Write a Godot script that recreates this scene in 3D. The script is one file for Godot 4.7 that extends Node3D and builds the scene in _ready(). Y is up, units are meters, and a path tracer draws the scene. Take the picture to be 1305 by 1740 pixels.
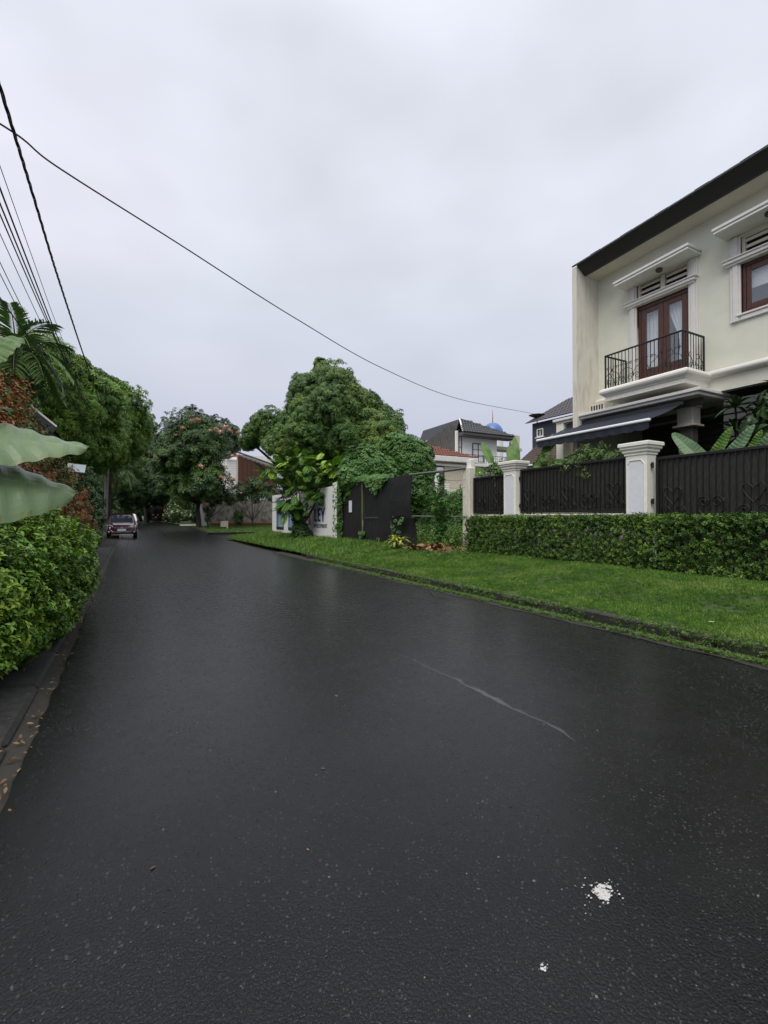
extends Node3D
# A wet residential street under an overcast sky. X runs across the street, the street runs towards -Z; V(x, y, a) puts a point a metres down the street.

class Geo:
	var v := PackedVector3Array()
	var n := PackedVector3Array()
	var c := PackedColorArray()
	var uv := PackedVector2Array()
	var col := Color.WHITE
	var tinted := false

	func tri(p: Vector3, q: Vector3, r: Vector3, hint := Vector3.ZERO) -> void:
		var m := (q - p).cross(r - p)
		if m.length_squared() < 1e-16:
			return
		m = m.normalized()
		if hint != Vector3.ZERO and m.dot(hint) < 0.0:
			var k := q
			q = r
			r = k
			m = -m
		v.append(p); v.append(r); v.append(q)
		for i in 3:
			n.append(m)
			c.append(col)
			uv.append(Vector2.ZERO)

	func quad(p: Vector3, q: Vector3, r: Vector3, s: Vector3, hint := Vector3.ZERO) -> void:
		tri(p, q, r, hint)
		tri(p, r, s, hint)

	# a quad with texture coordinates, (0,0) at p, u along p->q, v along p->s
	func pane(p: Vector3, q: Vector3, r: Vector3, s: Vector3, hint: Vector3) -> void:
		var at := uv.size()
		var m := (q - p).cross(r - p).normalized()
		var flip := m.dot(hint) < 0.0
		var pts := [p, q, r, p, r, s]
		var uvs := [Vector2(0, 1), Vector2(1, 1), Vector2(1, 0), Vector2(0, 1), Vector2(1, 0), Vector2(0, 0)]
		var order := [0, 1, 2, 3, 4, 5] if flip else [0, 2, 1, 3, 5, 4]
		for k in order:
			v.append(pts[k])
			n.append(-m if flip else m)
			c.append(col)
			uv.append(uvs[k])

	func smooth_tri(p: Vector3, q: Vector3, r: Vector3, np: Vector3, nq: Vector3, nr: Vector3) -> void:
		var m := (q - p).cross(r - p)
		if m.length_squared() < 1e-16:
			return
		if m.dot(np + nq + nr) < 0.0:
			v.append(p); v.append(q); v.append(r)
			n.append(np); n.append(nq); n.append(nr)
		else:
			v.append(p); v.append(r); v.append(q)
			n.append(np); n.append(nr); n.append(nq)
		for i in 3:
			c.append(col)
			uv.append(Vector2.ZERO)

	# a box with chamfered edges; b is the chamfer
	func box(at: Vector3, size: Vector3, b := 0.0, t := Basis()) -> void:
		var h := size * 0.5
		b = minf(b, minf(h.x, minf(h.y, h.z)) * 0.9)
		for k in 3:
			var i := (k + 1) % 3
			var j := (k + 2) % 3
			for s in [-1.0, 1.0]:
				var o := Vector3.ZERO
				o[k] = s
				var p: Array[Vector3] = []
				for q in [[-1, -1], [1, -1], [1, 1], [-1, 1]]:
					var w := Vector3.ZERO
					w[k] = s * h[k]
					w[i] = q[0] * (h[i] - b)
					w[j] = q[1] * (h[j] - b)
					p.append(at + t * w)
				quad(p[0], p[1], p[2], p[3], t * o)
		if b <= 0.0:
			return
		for k in 3:
			var i := (k + 1) % 3
			var j := (k + 2) % 3
			for si in [-1.0, 1.0]:
				for sj in [-1.0, 1.0]:
					var o := Vector3.ZERO
					o[i] = si
					o[j] = sj
					var p: Array[Vector3] = []
					for e in [[-1, 0], [1, 0], [1, 1], [-1, 1]]:
						var w := Vector3.ZERO
						w[k] = e[0] * (h[k] - b)
						w[i] = si * (h[i] - (b if e[1] == 0 else 0.0))
						w[j] = sj * (h[j] - (0.0 if e[1] == 0 else b))
						p.append(at + t * w)
					quad(p[0], p[1], p[2], p[3], t * o)
		for sx in [-1.0, 1.0]:
			for sy in [-1.0, 1.0]:
				for sz in [-1.0, 1.0]:
					var o := Vector3(sx, sy, sz)
					tri(at + t * (o * (h - Vector3(0, b, b))), at + t * (o * (h - Vector3(b, 0, b))), at + t * (o * (h - Vector3(b, b, 0))), t * o)

	# a box by its ranges across the street, up and down the street
	func rb(x0: float, x1: float, y0: float, y1: float, a0: float, a1: float, b := 0.0) -> void:
		box(Vector3((x0 + x1) * 0.5, (y0 + y1) * 0.5, -(a0 + a1) * 0.5), Vector3(absf(x1 - x0), absf(y1 - y0), absf(a1 - a0)), b)

	func beam(p: Vector3, q: Vector3, w: float, h: float, b := 0.0, up := Vector3.UP) -> void:
		var z := (q - p).normalized()
		var x := up.cross(z)
		if x.length_squared() < 1e-6:
			x = Vector3.RIGHT.cross(z)
		x = x.normalized()
		box((p + q) * 0.5, Vector3(w, h, p.distance_to(q)), b, Basis(x, z.cross(x), z))

	func tube(p: PackedVector3Array, r: Array, sides := 6, caps := true) -> void:
		var m := p.size()
		var rings: Array = []
		var outs: Array = []
		var side := Vector3.ZERO
		for i in m:
			var d := (p[mini(i + 1, m - 1)] - p[maxi(i - 1, 0)]).normalized()
			if i == 0:
				side = d.cross(Vector3.UP if absf(d.y) < 0.9 else Vector3.RIGHT).normalized()
			else:
				side = (side - d * d.dot(side)).normalized()
			var other := d.cross(side)
			var ring: Array[Vector3] = []
			var out: Array[Vector3] = []
			var rad: float = r[i] if i < r.size() else r[-1]
			for k in sides:
				var ang := TAU * k / sides
				var o := side * cos(ang) + other * sin(ang)
				out.append(o)
				ring.append(p[i] + o * rad)
			rings.append(ring)
			outs.append(out)
		for i in m - 1:
			for k in sides:
				var l := (k + 1) % sides
				smooth_tri(rings[i][k], rings[i][l], rings[i + 1][l], outs[i][k], outs[i][l], outs[i + 1][l])
				smooth_tri(rings[i][k], rings[i + 1][l], rings[i + 1][k], outs[i][k], outs[i + 1][l], outs[i + 1][k])
		if caps:
			for e in [0, m - 1]:
				var d := (p[0] - p[1]) if e == 0 else (p[m - 1] - p[m - 2])
				for k in range(1, sides - 1):
					tri(rings[e][0], rings[e][k], rings[e][k + 1], d)

	# rings of equal length joined into a skin with smooth normals; centre tells inside from outside
	func skin(rings: Array, closed := true, sharp := false) -> void:
		var rows := rings.size()
		var cols: int = rings[0].size()
		var last := cols if closed else cols - 1
		var mid := Vector3.ZERO
		for ring in rings:
			for q in ring:
				mid += q
		mid /= rows * cols
		var norms: Array = []
		for i in rows:
			var row: Array[Vector3] = []
			for k in cols:
				var du: Vector3 = rings[i][(k + 1) % cols if closed else mini(k + 1, cols - 1)] - rings[i][(k - 1 + cols) % cols if closed else maxi(k - 1, 0)]
				var dv: Vector3 = rings[mini(i + 1, rows - 1)][k] - rings[maxi(i - 1, 0)][k]
				var m := du.cross(dv).normalized()
				row.append(m)
			norms.append(row)
		var turn := 0.0
		for i in rows:
			for k in cols:
				turn += norms[i][k].dot(rings[i][k] - mid)
		var s := -1.0 if turn < 0.0 else 1.0
		for i in rows - 1:
			for k in last:
				var l := (k + 1) % cols
				if sharp:
					quad(rings[i][k], rings[i][l], rings[i + 1][l], rings[i + 1][k], norms[i][k] * s)
				else:
					smooth_tri(rings[i][k], rings[i][l], rings[i + 1][l], norms[i][k] * s, norms[i][l] * s, norms[i + 1][l] * s)
					smooth_tri(rings[i][k], rings[i + 1][l], rings[i + 1][k], norms[i][k] * s, norms[i + 1][l] * s, norms[i + 1][k] * s)

	func fan(ring: Array, hint: Vector3) -> void:
		for k in range(1, ring.size() - 1):
			tri(ring[0], ring[k], ring[k + 1], hint)

	# a solid turned about a vertical axis: profile of [radius, height]
	func lathe(at: Vector3, profile: Array, sides := 16) -> void:
		var rings: Array = []
		for q in profile:
			var ring: Array[Vector3] = []
			for k in sides:
				ring.append(at + Vector3(cos(TAU * k / sides) * q[0], q[1], sin(TAU * k / sides) * q[0]))
			rings.append(ring)
		skin(rings)

	# a moulding of square plan: profile of [overhang, height] round a box of the given half sizes
	func collar(at: Vector3, hx: float, hz: float, profile: Array) -> void:
		var rings: Array = []
		for q in profile:
			rings.append([at + Vector3(-hx - q[0], q[1], -hz - q[0]), at + Vector3(hx + q[0], q[1], -hz - q[0]), at + Vector3(hx + q[0], q[1], hz + q[0]), at + Vector3(-hx - q[0], q[1], hz + q[0])])
		for i in rings.size() - 1:
			for k in 4:
				var l := (k + 1) % 4
				var a: Vector3 = rings[i][k]
				var b: Vector3 = rings[i][l]
				var o := (a + b) * 0.5 - at
				o.y = 0.0
				if o.length() < 1e-6:
					o = Vector3.UP
				var rise: float = profile[i + 1][1] - profile[i][1]
				var run: float = profile[i + 1][0] - profile[i][0]
				quad(a, b, rings[i + 1][l], rings[i + 1][k], o.normalized() * rise + Vector3.UP * -run)
		fan(rings[-1], Vector3.UP)
		fan(rings[0], Vector3.DOWN)

	# a pointed leaf, folded along its midrib and bending down towards the tip
	func leaf(p: Vector3, d: Vector3, up: Vector3, length: float, width: float, droop := 0.3, segs := 2, fold := 0.25, wide := 0.45) -> void:
		d = d.normalized()
		var s := d.cross(up).normalized()
		var m := s.cross(d)
		var mids: Array[Vector3] = []
		var ls: Array[Vector3] = []
		var rs: Array[Vector3] = []
		for i in segs + 1:
			var t := float(i) / segs
			var q := p + d * length * t - Vector3.UP * droop * length * t * t
			var w := 0.0
			if i > 0 and i < segs:
				w = width * 0.5 * (sin(PI * pow(t, log(0.5) / log(wide))) if segs > 2 else 1.0)
			mids.append(q)
			ls.append(q + s * w + m * fold * w)
			rs.append(q - s * w + m * fold * w)
		for i in segs:
			quad(mids[i], mids[i + 1], ls[i + 1], ls[i], m)
			quad(mids[i], rs[i], rs[i + 1], mids[i + 1], m)

	func done() -> ArrayMesh:
		var arrays := []
		arrays.resize(Mesh.ARRAY_MAX)
		arrays[Mesh.ARRAY_VERTEX] = v
		arrays[Mesh.ARRAY_NORMAL] = n
		arrays[Mesh.ARRAY_TEX_UV] = uv
		if tinted:
			arrays[Mesh.ARRAY_COLOR] = c
		var m := ArrayMesh.new()
		m.add_surface_from_arrays(Mesh.PRIMITIVE_TRIANGLES, arrays)
		return m

var names := {}
var M := {}
var T := {}
var rng := RandomNumberGenerator.new()
var bumpy := FastNoiseLite.new()

func V(x: float, y: float, a: float) -> Vector3:
	return Vector3(x, y, -a)

func numbered(called: String) -> String:
	var k: int = names.get(called, 0)
	names[called] = k + 1
	return called if k == 0 else "%s_%03d" % [called, k]

func tag(o: Node3D, label: String, category: String, group := "", kind := "") -> Node3D:
	if label:
		o.set_meta("label", label)
	if category:
		o.set_meta("category", category)
	if group:
		o.set_meta("group", group)
	if kind:
		o.set_meta("kind", kind)
	return o

func thing(called: String, label: String, category: String, at := Vector3.ZERO, turn := 0.0, group := "") -> Node3D:
	var o := Node3D.new()
	o.name = numbered(called)
	add_child(o)
	o.position = at
	o.rotation.y = turn
	return tag(o, label, category, group)

func part(called: String, g: Variant, m: Material, parent: Node3D, at := Transform3D()) -> MeshInstance3D:
	var o := MeshInstance3D.new()
	o.name = called
	o.mesh = g.done() if g is Geo else g
	o.material_override = m
	o.transform = at
	parent.add_child(o, true)
	return o

func solo(called: String, g: Variant, m: Material, label: String, category: String, group := "", kind := "") -> MeshInstance3D:
	var o := part(numbered(called), g, m, self)
	tag(o, label, category, group, kind)
	return o

func struct(called: String, g: Geo, m: Material) -> MeshInstance3D:
	var o := part(numbered(called), g, m, self)
	o.set_meta("kind", "structure")
	return o

# many copies of one small mesh as ONE part or object of countless leaves
func scatter(called: String, parent: Node3D, mesh: Mesh, m: Material, where: Array[Transform3D], tints: PackedColorArray) -> MultiMeshInstance3D:
	var mm := MultiMesh.new()
	mm.transform_format = MultiMesh.TRANSFORM_3D
	mm.use_colors = true
	mm.mesh = mesh
	mm.instance_count = where.size()
	for i in where.size():
		mm.set_instance_transform(i, where[i])
		mm.set_instance_color(i, tints[i])
	var o := MultiMeshInstance3D.new()
	o.name = called
	o.multimesh = mm
	o.material_override = m
	o.set_meta("kind", "stuff")
	parent.add_child(o, true)
	return o

func ground_rise(a: float) -> float:
	return 0.6 * smoothstep(26.0, 60.0, a) + maxf(0.0, a - 60.0) * 0.008

func road_shift(a: float) -> float:
	return -0.002 * pow(maxf(0.0, a - 55.0), 2.0)

func lawn_height(x: float, a: float) -> float:
	return ground_rise(a) + 0.14 + 0.27 * smoothstep(5.8, 9.0, x) + 0.03 * bumpy.get_noise_2d(x * 9.0, a * 9.0)

func mixed(cols: Array, t: float) -> Color:
	t = clampf(t, 0.0, 0.9999) * (cols.size() - 1)
	return cols[int(t)].lerp(cols[int(t) + 1], t - int(t))

func facing(up: Vector3, spin: float, s: float, at: Vector3) -> Transform3D:
	up = up.normalized()
	var x := up.cross(Vector3(0.3, 0.1, 0.9)).normalized()
	return Transform3D(Basis(x, up, x.cross(up)).rotated(up, spin).scaled(Vector3.ONE * s), at)

# leaf clusters on the outside of a crown of overlapping balls [x, y, a, radius]
func crown(called: String, parent: Node3D, balls: Array, mesh: Mesh, m: Material, count: int, s0: float, s1: float, cols: Array, lift := 0.5, depth := 0.3, ragged := 0.25) -> void:
	var where: Array[Transform3D] = []
	var tints := PackedColorArray()
	var weight := 0.0
	for b in balls:
		weight += b[3] * b[3]
	for b in balls:
		var many := int(count * b[3] * b[3] / weight)
		var c := V(b[0], b[1], b[2]) - parent.position
		for i in many:
			var d := Vector3(rng.randfn(), rng.randfn(), rng.randfn()).normalized()
			var lump := 1.0 + ragged * bumpy.get_noise_3dv((c + d * b[3]) * 22.0 / maxf(b[3], 0.4))
			var p: Vector3 = c + d * b[3] * lump * (1.0 - depth * pow(rng.randf(), 1.6))
			var inside := false
			for e in balls:
				if e != b and p.distance_to(V(e[0], e[1], e[2]) - parent.position) < e[3] * (0.9 - depth):
					inside = true
					break
			if inside:
				continue
			var up := (d + Vector3.UP * lift + Vector3(rng.randfn(), rng.randfn(), rng.randfn()) * 0.25).normalized()
			where.append(facing(up, rng.randf() * TAU, rng.randf_range(s0, s1), p))
			var t := 0.5 + 0.55 * bumpy.get_noise_3dv(p * 14.0 / maxf(b[3], 0.6)) + rng.randf_range(-0.3, 0.3)
			tints.append(mixed(cols, t))
	scatter(called, parent, mesh, m, where, tints)

func rosette(count: int, length: float, width: float, rise: float, droop: float, segs := 2, seed_ := 1, fold := 0.25) -> Geo:
	var g := Geo.new()
	g.tinted = true
	var r := RandomNumberGenerator.new()
	r.seed = seed_
	for i in count:
		var ang := i * 2.39996 + r.randf() * 0.5
		var el := rise + r.randf_range(-0.35, 0.35)
		var d := Vector3(cos(ang) * cos(el), sin(el), sin(ang) * cos(el))
		var k := r.randf_range(0.75, 1.2)
		g.col = Color(k, k, k * r.randf_range(0.8, 1.1))
		g.leaf(Vector3(0, r.randf_range(-0.1, 0.1) * length, 0) + d * length * 0.08, d, Vector3.UP, length * r.randf_range(0.75, 1.15), width * r.randf_range(0.8, 1.2), droop, segs, fold)
	return g

# a twig with leaves all along it
func sprig(count: int, stem: float, length: float, width: float, seed_ := 1, segs := 2) -> Geo:
	var g := Geo.new()
	g.tinted = true
	var r := RandomNumberGenerator.new()
	r.seed = seed_
	for i in count:
		var t := (i + 0.5) / count
		var ang := i * 2.39996 + r.randf() * 0.6
		var el := r.randf_range(-0.1, 0.9)
		var d := Vector3(cos(ang) * cos(el), sin(el), sin(ang) * cos(el))
		var k := r.randf_range(0.75, 1.25)
		g.col = Color(k, k, k)
		g.leaf(Vector3(0, stem * (t - 0.5), 0), d, Vector3.UP, length * r.randf_range(0.7, 1.2), width * r.randf_range(0.8, 1.15), 0.25, segs, 0.3)
	return g

func paint(c: Color, rough := 0.6, metal := 0.0, tex := "", scale := Vector3.ONE) -> StandardMaterial3D:
	var m := StandardMaterial3D.new()
	m.albedo_color = c.linear_to_srgb()
	m.roughness = rough
	m.metallic = metal
	if tex:
		m.albedo_texture = T[tex]
		m.uv1_triplanar = true
		m.uv1_world_triplanar = true
		m.uv1_scale = scale
	return m

func leafy(rough := 0.42, back := 0.35) -> StandardMaterial3D:
	var m := StandardMaterial3D.new()
	m.vertex_color_use_as_albedo = true
	m.roughness = rough
	m.metallic_specular = 0.36
	m.backlight_enabled = true
	m.backlight = Color(back * 0.7, back, back * 0.35)
	return m

func noise_tex(size: int, freq: float, kind: int, lo: float, hi: float, oct := 4, seed_ := 1, warm := 0.0) -> NoiseTexture2D:
	var f := FastNoiseLite.new()
	f.noise_type = kind
	f.seed = seed_
	f.frequency = freq
	f.fractal_octaves = oct
	if kind == FastNoiseLite.TYPE_CELLULAR:
		f.cellular_return_type = FastNoiseLite.RETURN_DISTANCE
		f.cellular_jitter = 1.0
	var t := NoiseTexture2D.new()
	t.width = size
	t.height = size
	t.seamless = true
	t.noise = f
	var ramp := Gradient.new()
	ramp.set_color(0, Color(lo, lo, lo * (1.0 - warm)))
	ramp.set_color(1, Color(hi, hi, hi))
	t.color_ramp = ramp
	return t

func make_sky() -> Image:
	# an even overcast: pale at the horizon, brighter towards the zenith, with soft cloud
	var w := 512
	var h := 256
	var im := Image.create(w, h, false, Image.FORMAT_RGBF)
	var f := FastNoiseLite.new()
	f.seed = 12
	f.frequency = 1.1
	f.fractal_octaves = 5
	for j in h:
		var el := PI * (0.5 - (j + 0.5) / h)
		for i in w:
			var az := TAU * (i + 0.5) / w
			var d := Vector3(cos(el) * cos(az), sin(el), cos(el) * sin(az))
			var up := maxf(d.y, 0.0)
			var base := Color(0.365, 0.388, 0.474).lerp(Color(0.505, 0.53, 0.592), smoothstep(0.0, 0.60, up)).lerp(Color(1.22, 1.25, 1.30), smoothstep(0.70, 1.0, up))
			var q := Vector3(d.x, d.y * 2.2, d.z)
			var k := f.get_noise_3dv(q * 1.1 + Vector3(4.0, 0, 1.0))
			var k2 := f.get_noise_3dv(q * 2.7 + Vector3(9.0, 2, 5.0))
			var lump := 1.0 + (0.13 * k + 0.11 * k2) * smoothstep(0.05, 0.5, up)
			var c := base * lump
			c.r += 0.03 * maxf(k, 0.0)
			im.set_pixel(i, j, c)
	return im

func textures() -> void:
	T.mottle = noise_tex(512, 0.012, FastNoiseLite.TYPE_SIMPLEX_SMOOTH, 0.95, 1.0, 5, 3)
	T.soft_streak = noise_tex(512, 0.02, FastNoiseLite.TYPE_SIMPLEX_SMOOTH, 0.86, 1.0, 4, 5, 0.04)
	T.grain = noise_tex(1024, 0.07, FastNoiseLite.TYPE_SIMPLEX_SMOOTH, 0.0, 1.0, 3, 81)
	# faint dark rain streaks, most of the wall left clean
	T.rain = noise_tex(512, 0.025, FastNoiseLite.TYPE_SIMPLEX_SMOOTH, 0.0, 1.0, 4, 57)
	var wash := Gradient.new()
	wash.offsets = PackedFloat32Array([0.0, 0.28, 0.5, 1.0])
	wash.colors = PackedColorArray([Color(0.86, 0.845, 0.80), Color(0.95, 0.945, 0.93), Color(1, 1, 1), Color(1, 1, 1)])
	T.rain.color_ramp = wash
	T.patchy = noise_tex(512, 0.01, FastNoiseLite.TYPE_SIMPLEX_SMOOTH, 0.45, 1.0, 5, 91)
	T.speck = noise_tex(512, 0.08, FastNoiseLite.TYPE_SIMPLEX_SMOOTH, 0.55, 1.0, 3, 8)
	T.streak = noise_tex(512, 0.02, FastNoiseLite.TYPE_SIMPLEX_SMOOTH, 0.5, 1.0, 4, 5, 0.06)
	T.grit = noise_tex(1024, 0.045, FastNoiseLite.TYPE_CELLULAR, 1.0, 0.0, 2, 4)
	var stones := Gradient.new()
	stones.offsets = PackedFloat32Array([0.0, 0.34, 0.55, 1.0])
	stones.colors = PackedColorArray([Color(1, 1, 1), Color(0.93, 0.93, 0.93), Color(0.35, 0.35, 0.35), Color(0, 0, 0)])
	T.grit.color_ramp = stones
	T.shine = noise_tex(512, 0.008, FastNoiseLite.TYPE_SIMPLEX_SMOOTH, 0.62, 1.0, 4, 21)
	# heavy black streaks running down from the top of an old wall
	T.mould = noise_tex(512, 0.014, FastNoiseLite.TYPE_SIMPLEX_SMOOTH, 0.5, 1.0, 4, 31)

func asphalt(tone: float, rough: float) -> StandardMaterial3D:
	var m := paint(Color(tone, tone * 1.0, tone * 1.04), rough, 0.0, "mottle", Vector3.ONE * 0.35)
	m.metallic_specular = 0.33
	m.clearcoat_enabled = true
	m.clearcoat = 0.30
	m.clearcoat_roughness = 0.26
	m.roughness_texture = T.shine
	m.heightmap_enabled = true
	m.heightmap_texture = T.grit
	m.heightmap_scale = 0.28
	m.uv1_scale = Vector3.ONE * 1.75
	m.albedo_texture = T.grain
	m.detail_enabled = true
	m.detail_blend_mode = BaseMaterial3D.BLEND_MODE_MUL
	m.detail_albedo = T.patchy
	m.detail_uv_layer = BaseMaterial3D.DETAIL_UV_2
	m.uv2_triplanar = true
	m.uv2_world_triplanar = true
	m.uv2_scale = Vector3.ONE * 0.23
	return m

func materials() -> void:
	M.road = asphalt(0.025, 0.36)
	M.road_new = asphalt(0.020, 0.32)
	M.soil = paint(Color(0.035, 0.03, 0.02), 0.85, 0.0, "speck", Vector3.ONE * 1.3)
	M.turf = paint(Color(0.06, 0.10, 0.02), 0.9, 0.0, "speck", Vector3.ONE * 1.7)
	M.land = paint(Color(0.05, 0.06, 0.03), 0.9, 0.0, "mottle", Vector3.ONE * 0.2)
	M.kerb = paint(Color(0.045, 0.045, 0.035), 0.7, 0.0, "streak", Vector3.ONE * 2.3)
	M.slab = paint(Color(0.03, 0.029, 0.026), 0.85, 0.0, "streak", Vector3.ONE * 0.9)
	M.pale_slab = paint(Color(0.42, 0.39, 0.33), 0.6, 0.0, "mottle", Vector3.ONE * 0.5)
	M.film = paint(Color(0.045, 0.046, 0.048), 0.36)
	M.cream = paint(Color(0.70, 0.66, 0.55), 0.8, 0.0, "mottle", Vector3.ONE * 0.22)
	M.sage = paint(Color(0.69, 0.69, 0.58), 0.8, 0.0, "mottle", Vector3.ONE * 0.22)
	M.party = paint(Color(0.68, 0.645, 0.56), 0.85, 0.0, "mottle", Vector3.ONE * 0.3)
	M.trim = paint(Color(0.70, 0.68, 0.64), 0.55, 0.0, "mottle", Vector3.ONE * 0.7)
	M.white = paint(Color(0.76, 0.75, 0.72), 0.6, 0.0, "mottle", Vector3.ONE * 0.5)
	M.pillar = paint(Color(0.78, 0.76, 0.68), 0.6, 0.0, "mottle", Vector3.ONE * 0.8)
	M.pillar_panel = paint(Color(0.70, 0.71, 0.75), 0.6, 0.0, "mottle", Vector3.ONE * 0.8)
	M.old_white = paint(Color(0.74, 0.70, 0.62), 0.75, 0.0, "soft_streak", Vector3(3.0, 0.35, 3.0))
	M.fascia = paint(Color(0.022, 0.023, 0.024), 0.5, 0.0, "mottle", Vector3.ONE)
	M.tile = paint(Color(0.06, 0.066, 0.085), 0.4, 0.0, "speck", Vector3.ONE * 2.0)
	M.wood = paint(Color(0.13, 0.042, 0.024), 0.42, 0.0, "streak", Vector3(6.0, 0.7, 6.0))
	M.iron = paint(Color(0.014, 0.013, 0.013), 0.45, 0.3)
	M.sheet = paint(Color(0.052, 0.052, 0.044), 0.55, 0.0, "streak", Vector3(3.0, 0.5, 3.0))
	M.black_sheet = paint(Color(0.008, 0.008, 0.008), 0.75, 0.0, "streak", Vector3(1.5, 0.4, 1.5))
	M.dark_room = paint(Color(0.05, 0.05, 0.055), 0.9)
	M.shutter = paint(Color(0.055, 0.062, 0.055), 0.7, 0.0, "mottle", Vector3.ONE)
	M.awning = paint(Color(0.012, 0.017, 0.029), 0.85, 0.0, "mottle", Vector3.ONE * 1.5)
	M.bar_white = paint(Color(0.75, 0.76, 0.78), 0.4)
	M.curtain = paint(Color(0.72, 0.73, 0.76), 0.9)
	for k in ["party", "old_white"]:
		var w: StandardMaterial3D = M[k]
		w.detail_enabled = true
		w.detail_blend_mode = BaseMaterial3D.BLEND_MODE_MUL
		w.detail_albedo = T.rain
		w.detail_uv_layer = BaseMaterial3D.DETAIL_UV_2
		w.uv2_triplanar = true
		w.uv2_world_triplanar = true
		w.uv2_scale = Vector3(0.42, 0.06, 0.42)
	M.glass = StandardMaterial3D.new()
	M.glass.transparency = BaseMaterial3D.TRANSPARENCY_ALPHA
	M.glass.albedo_color = Color(0.75, 0.8, 0.85, 0.12)
	M.glass.roughness = 0.04
	M.dark_glass = paint(Color(0.015, 0.018, 0.022), 0.06)
	M.steel = paint(Color(0.16, 0.17, 0.15), 0.6, 0.4, "streak", Vector3(2, 2, 2))
	M.wall_old = paint(Color(0.34, 0.32, 0.28), 0.9, 0.0, "mould", Vector3(0.22, 0.16, 0.22))
	M.red_soil = paint(Color(0.20, 0.075, 0.03), 0.9, 0.0, "speck", Vector3.ONE)
	M.cable = paint(Color(0.012, 0.012, 0.013), 0.6)
	M.bark = paint(Color(0.085, 0.07, 0.055), 0.9, 0.0, "streak", Vector3(4, 0.8, 4))
	M.dark_bark = paint(Color(0.05, 0.042, 0.035), 0.9, 0.0, "streak", Vector3(4, 0.8, 4))
	M.pole = paint(Color(0.36, 0.35, 0.33), 0.8, 0.0, "streak", Vector3(4, 0.4, 4))
	M.leaf = leafy(0.38, 0.35)
	M.leaf_dull = leafy(0.55, 0.3)
	M.grass = leafy(0.5, 0.5)
	M.big_leaf = leafy(0.33, 0.45)

func rows(x0: Callable, x1: Callable, y: Callable, a0: float, a1: float, da: float, nx: int) -> Geo:
	var g := Geo.new()
	var a := a0
	while a < a1 - 0.001:
		var b := minf(a + da, a1)
		for k in nx:
			var s := float(k) / nx
			var t := float(k + 1) / nx
			var p: Array[Vector3] = []
			for e in [[s, a], [t, a], [t, b], [s, b]]:
				var x: float = lerpf(x0.call(e[1]), x1.call(e[1]), e[0])
				p.append(V(x, y.call(x, e[1]), e[1]))
			g.quad(p[0], p[1], p[2], p[3], Vector3.UP)
		a = b
	return g

func smooth_rows(x0: float, x1: float, y: Callable, a0: float, a1: float, step_: float) -> Geo:
	var g := Geo.new()
	var nx := int(ceil((x1 - x0) / step_))
	var na := int(ceil((a1 - a0) / step_))
	for i in na:
		for k in nx:
			var p: Array[Vector3] = []
			var m: Array[Vector3] = []
			for e in [[0, 0], [1, 0], [1, 1], [0, 1]]:
				var x := lerpf(x0, x1, float(k + e[0]) / nx)
				var a := lerpf(a0, a1, float(i + e[1]) / na)
				var h: float = y.call(x, a)
				p.append(V(x, h, a))
				m.append(Vector3(h - y.call(x + 0.05, a), 0.05, y.call(x, a + 0.05) - h).normalized())
			g.smooth_tri(p[0], p[1], p[2], m[0], m[1], m[2])
			g.smooth_tri(p[0], p[2], p[3], m[0], m[2], m[3])
	return g

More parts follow.
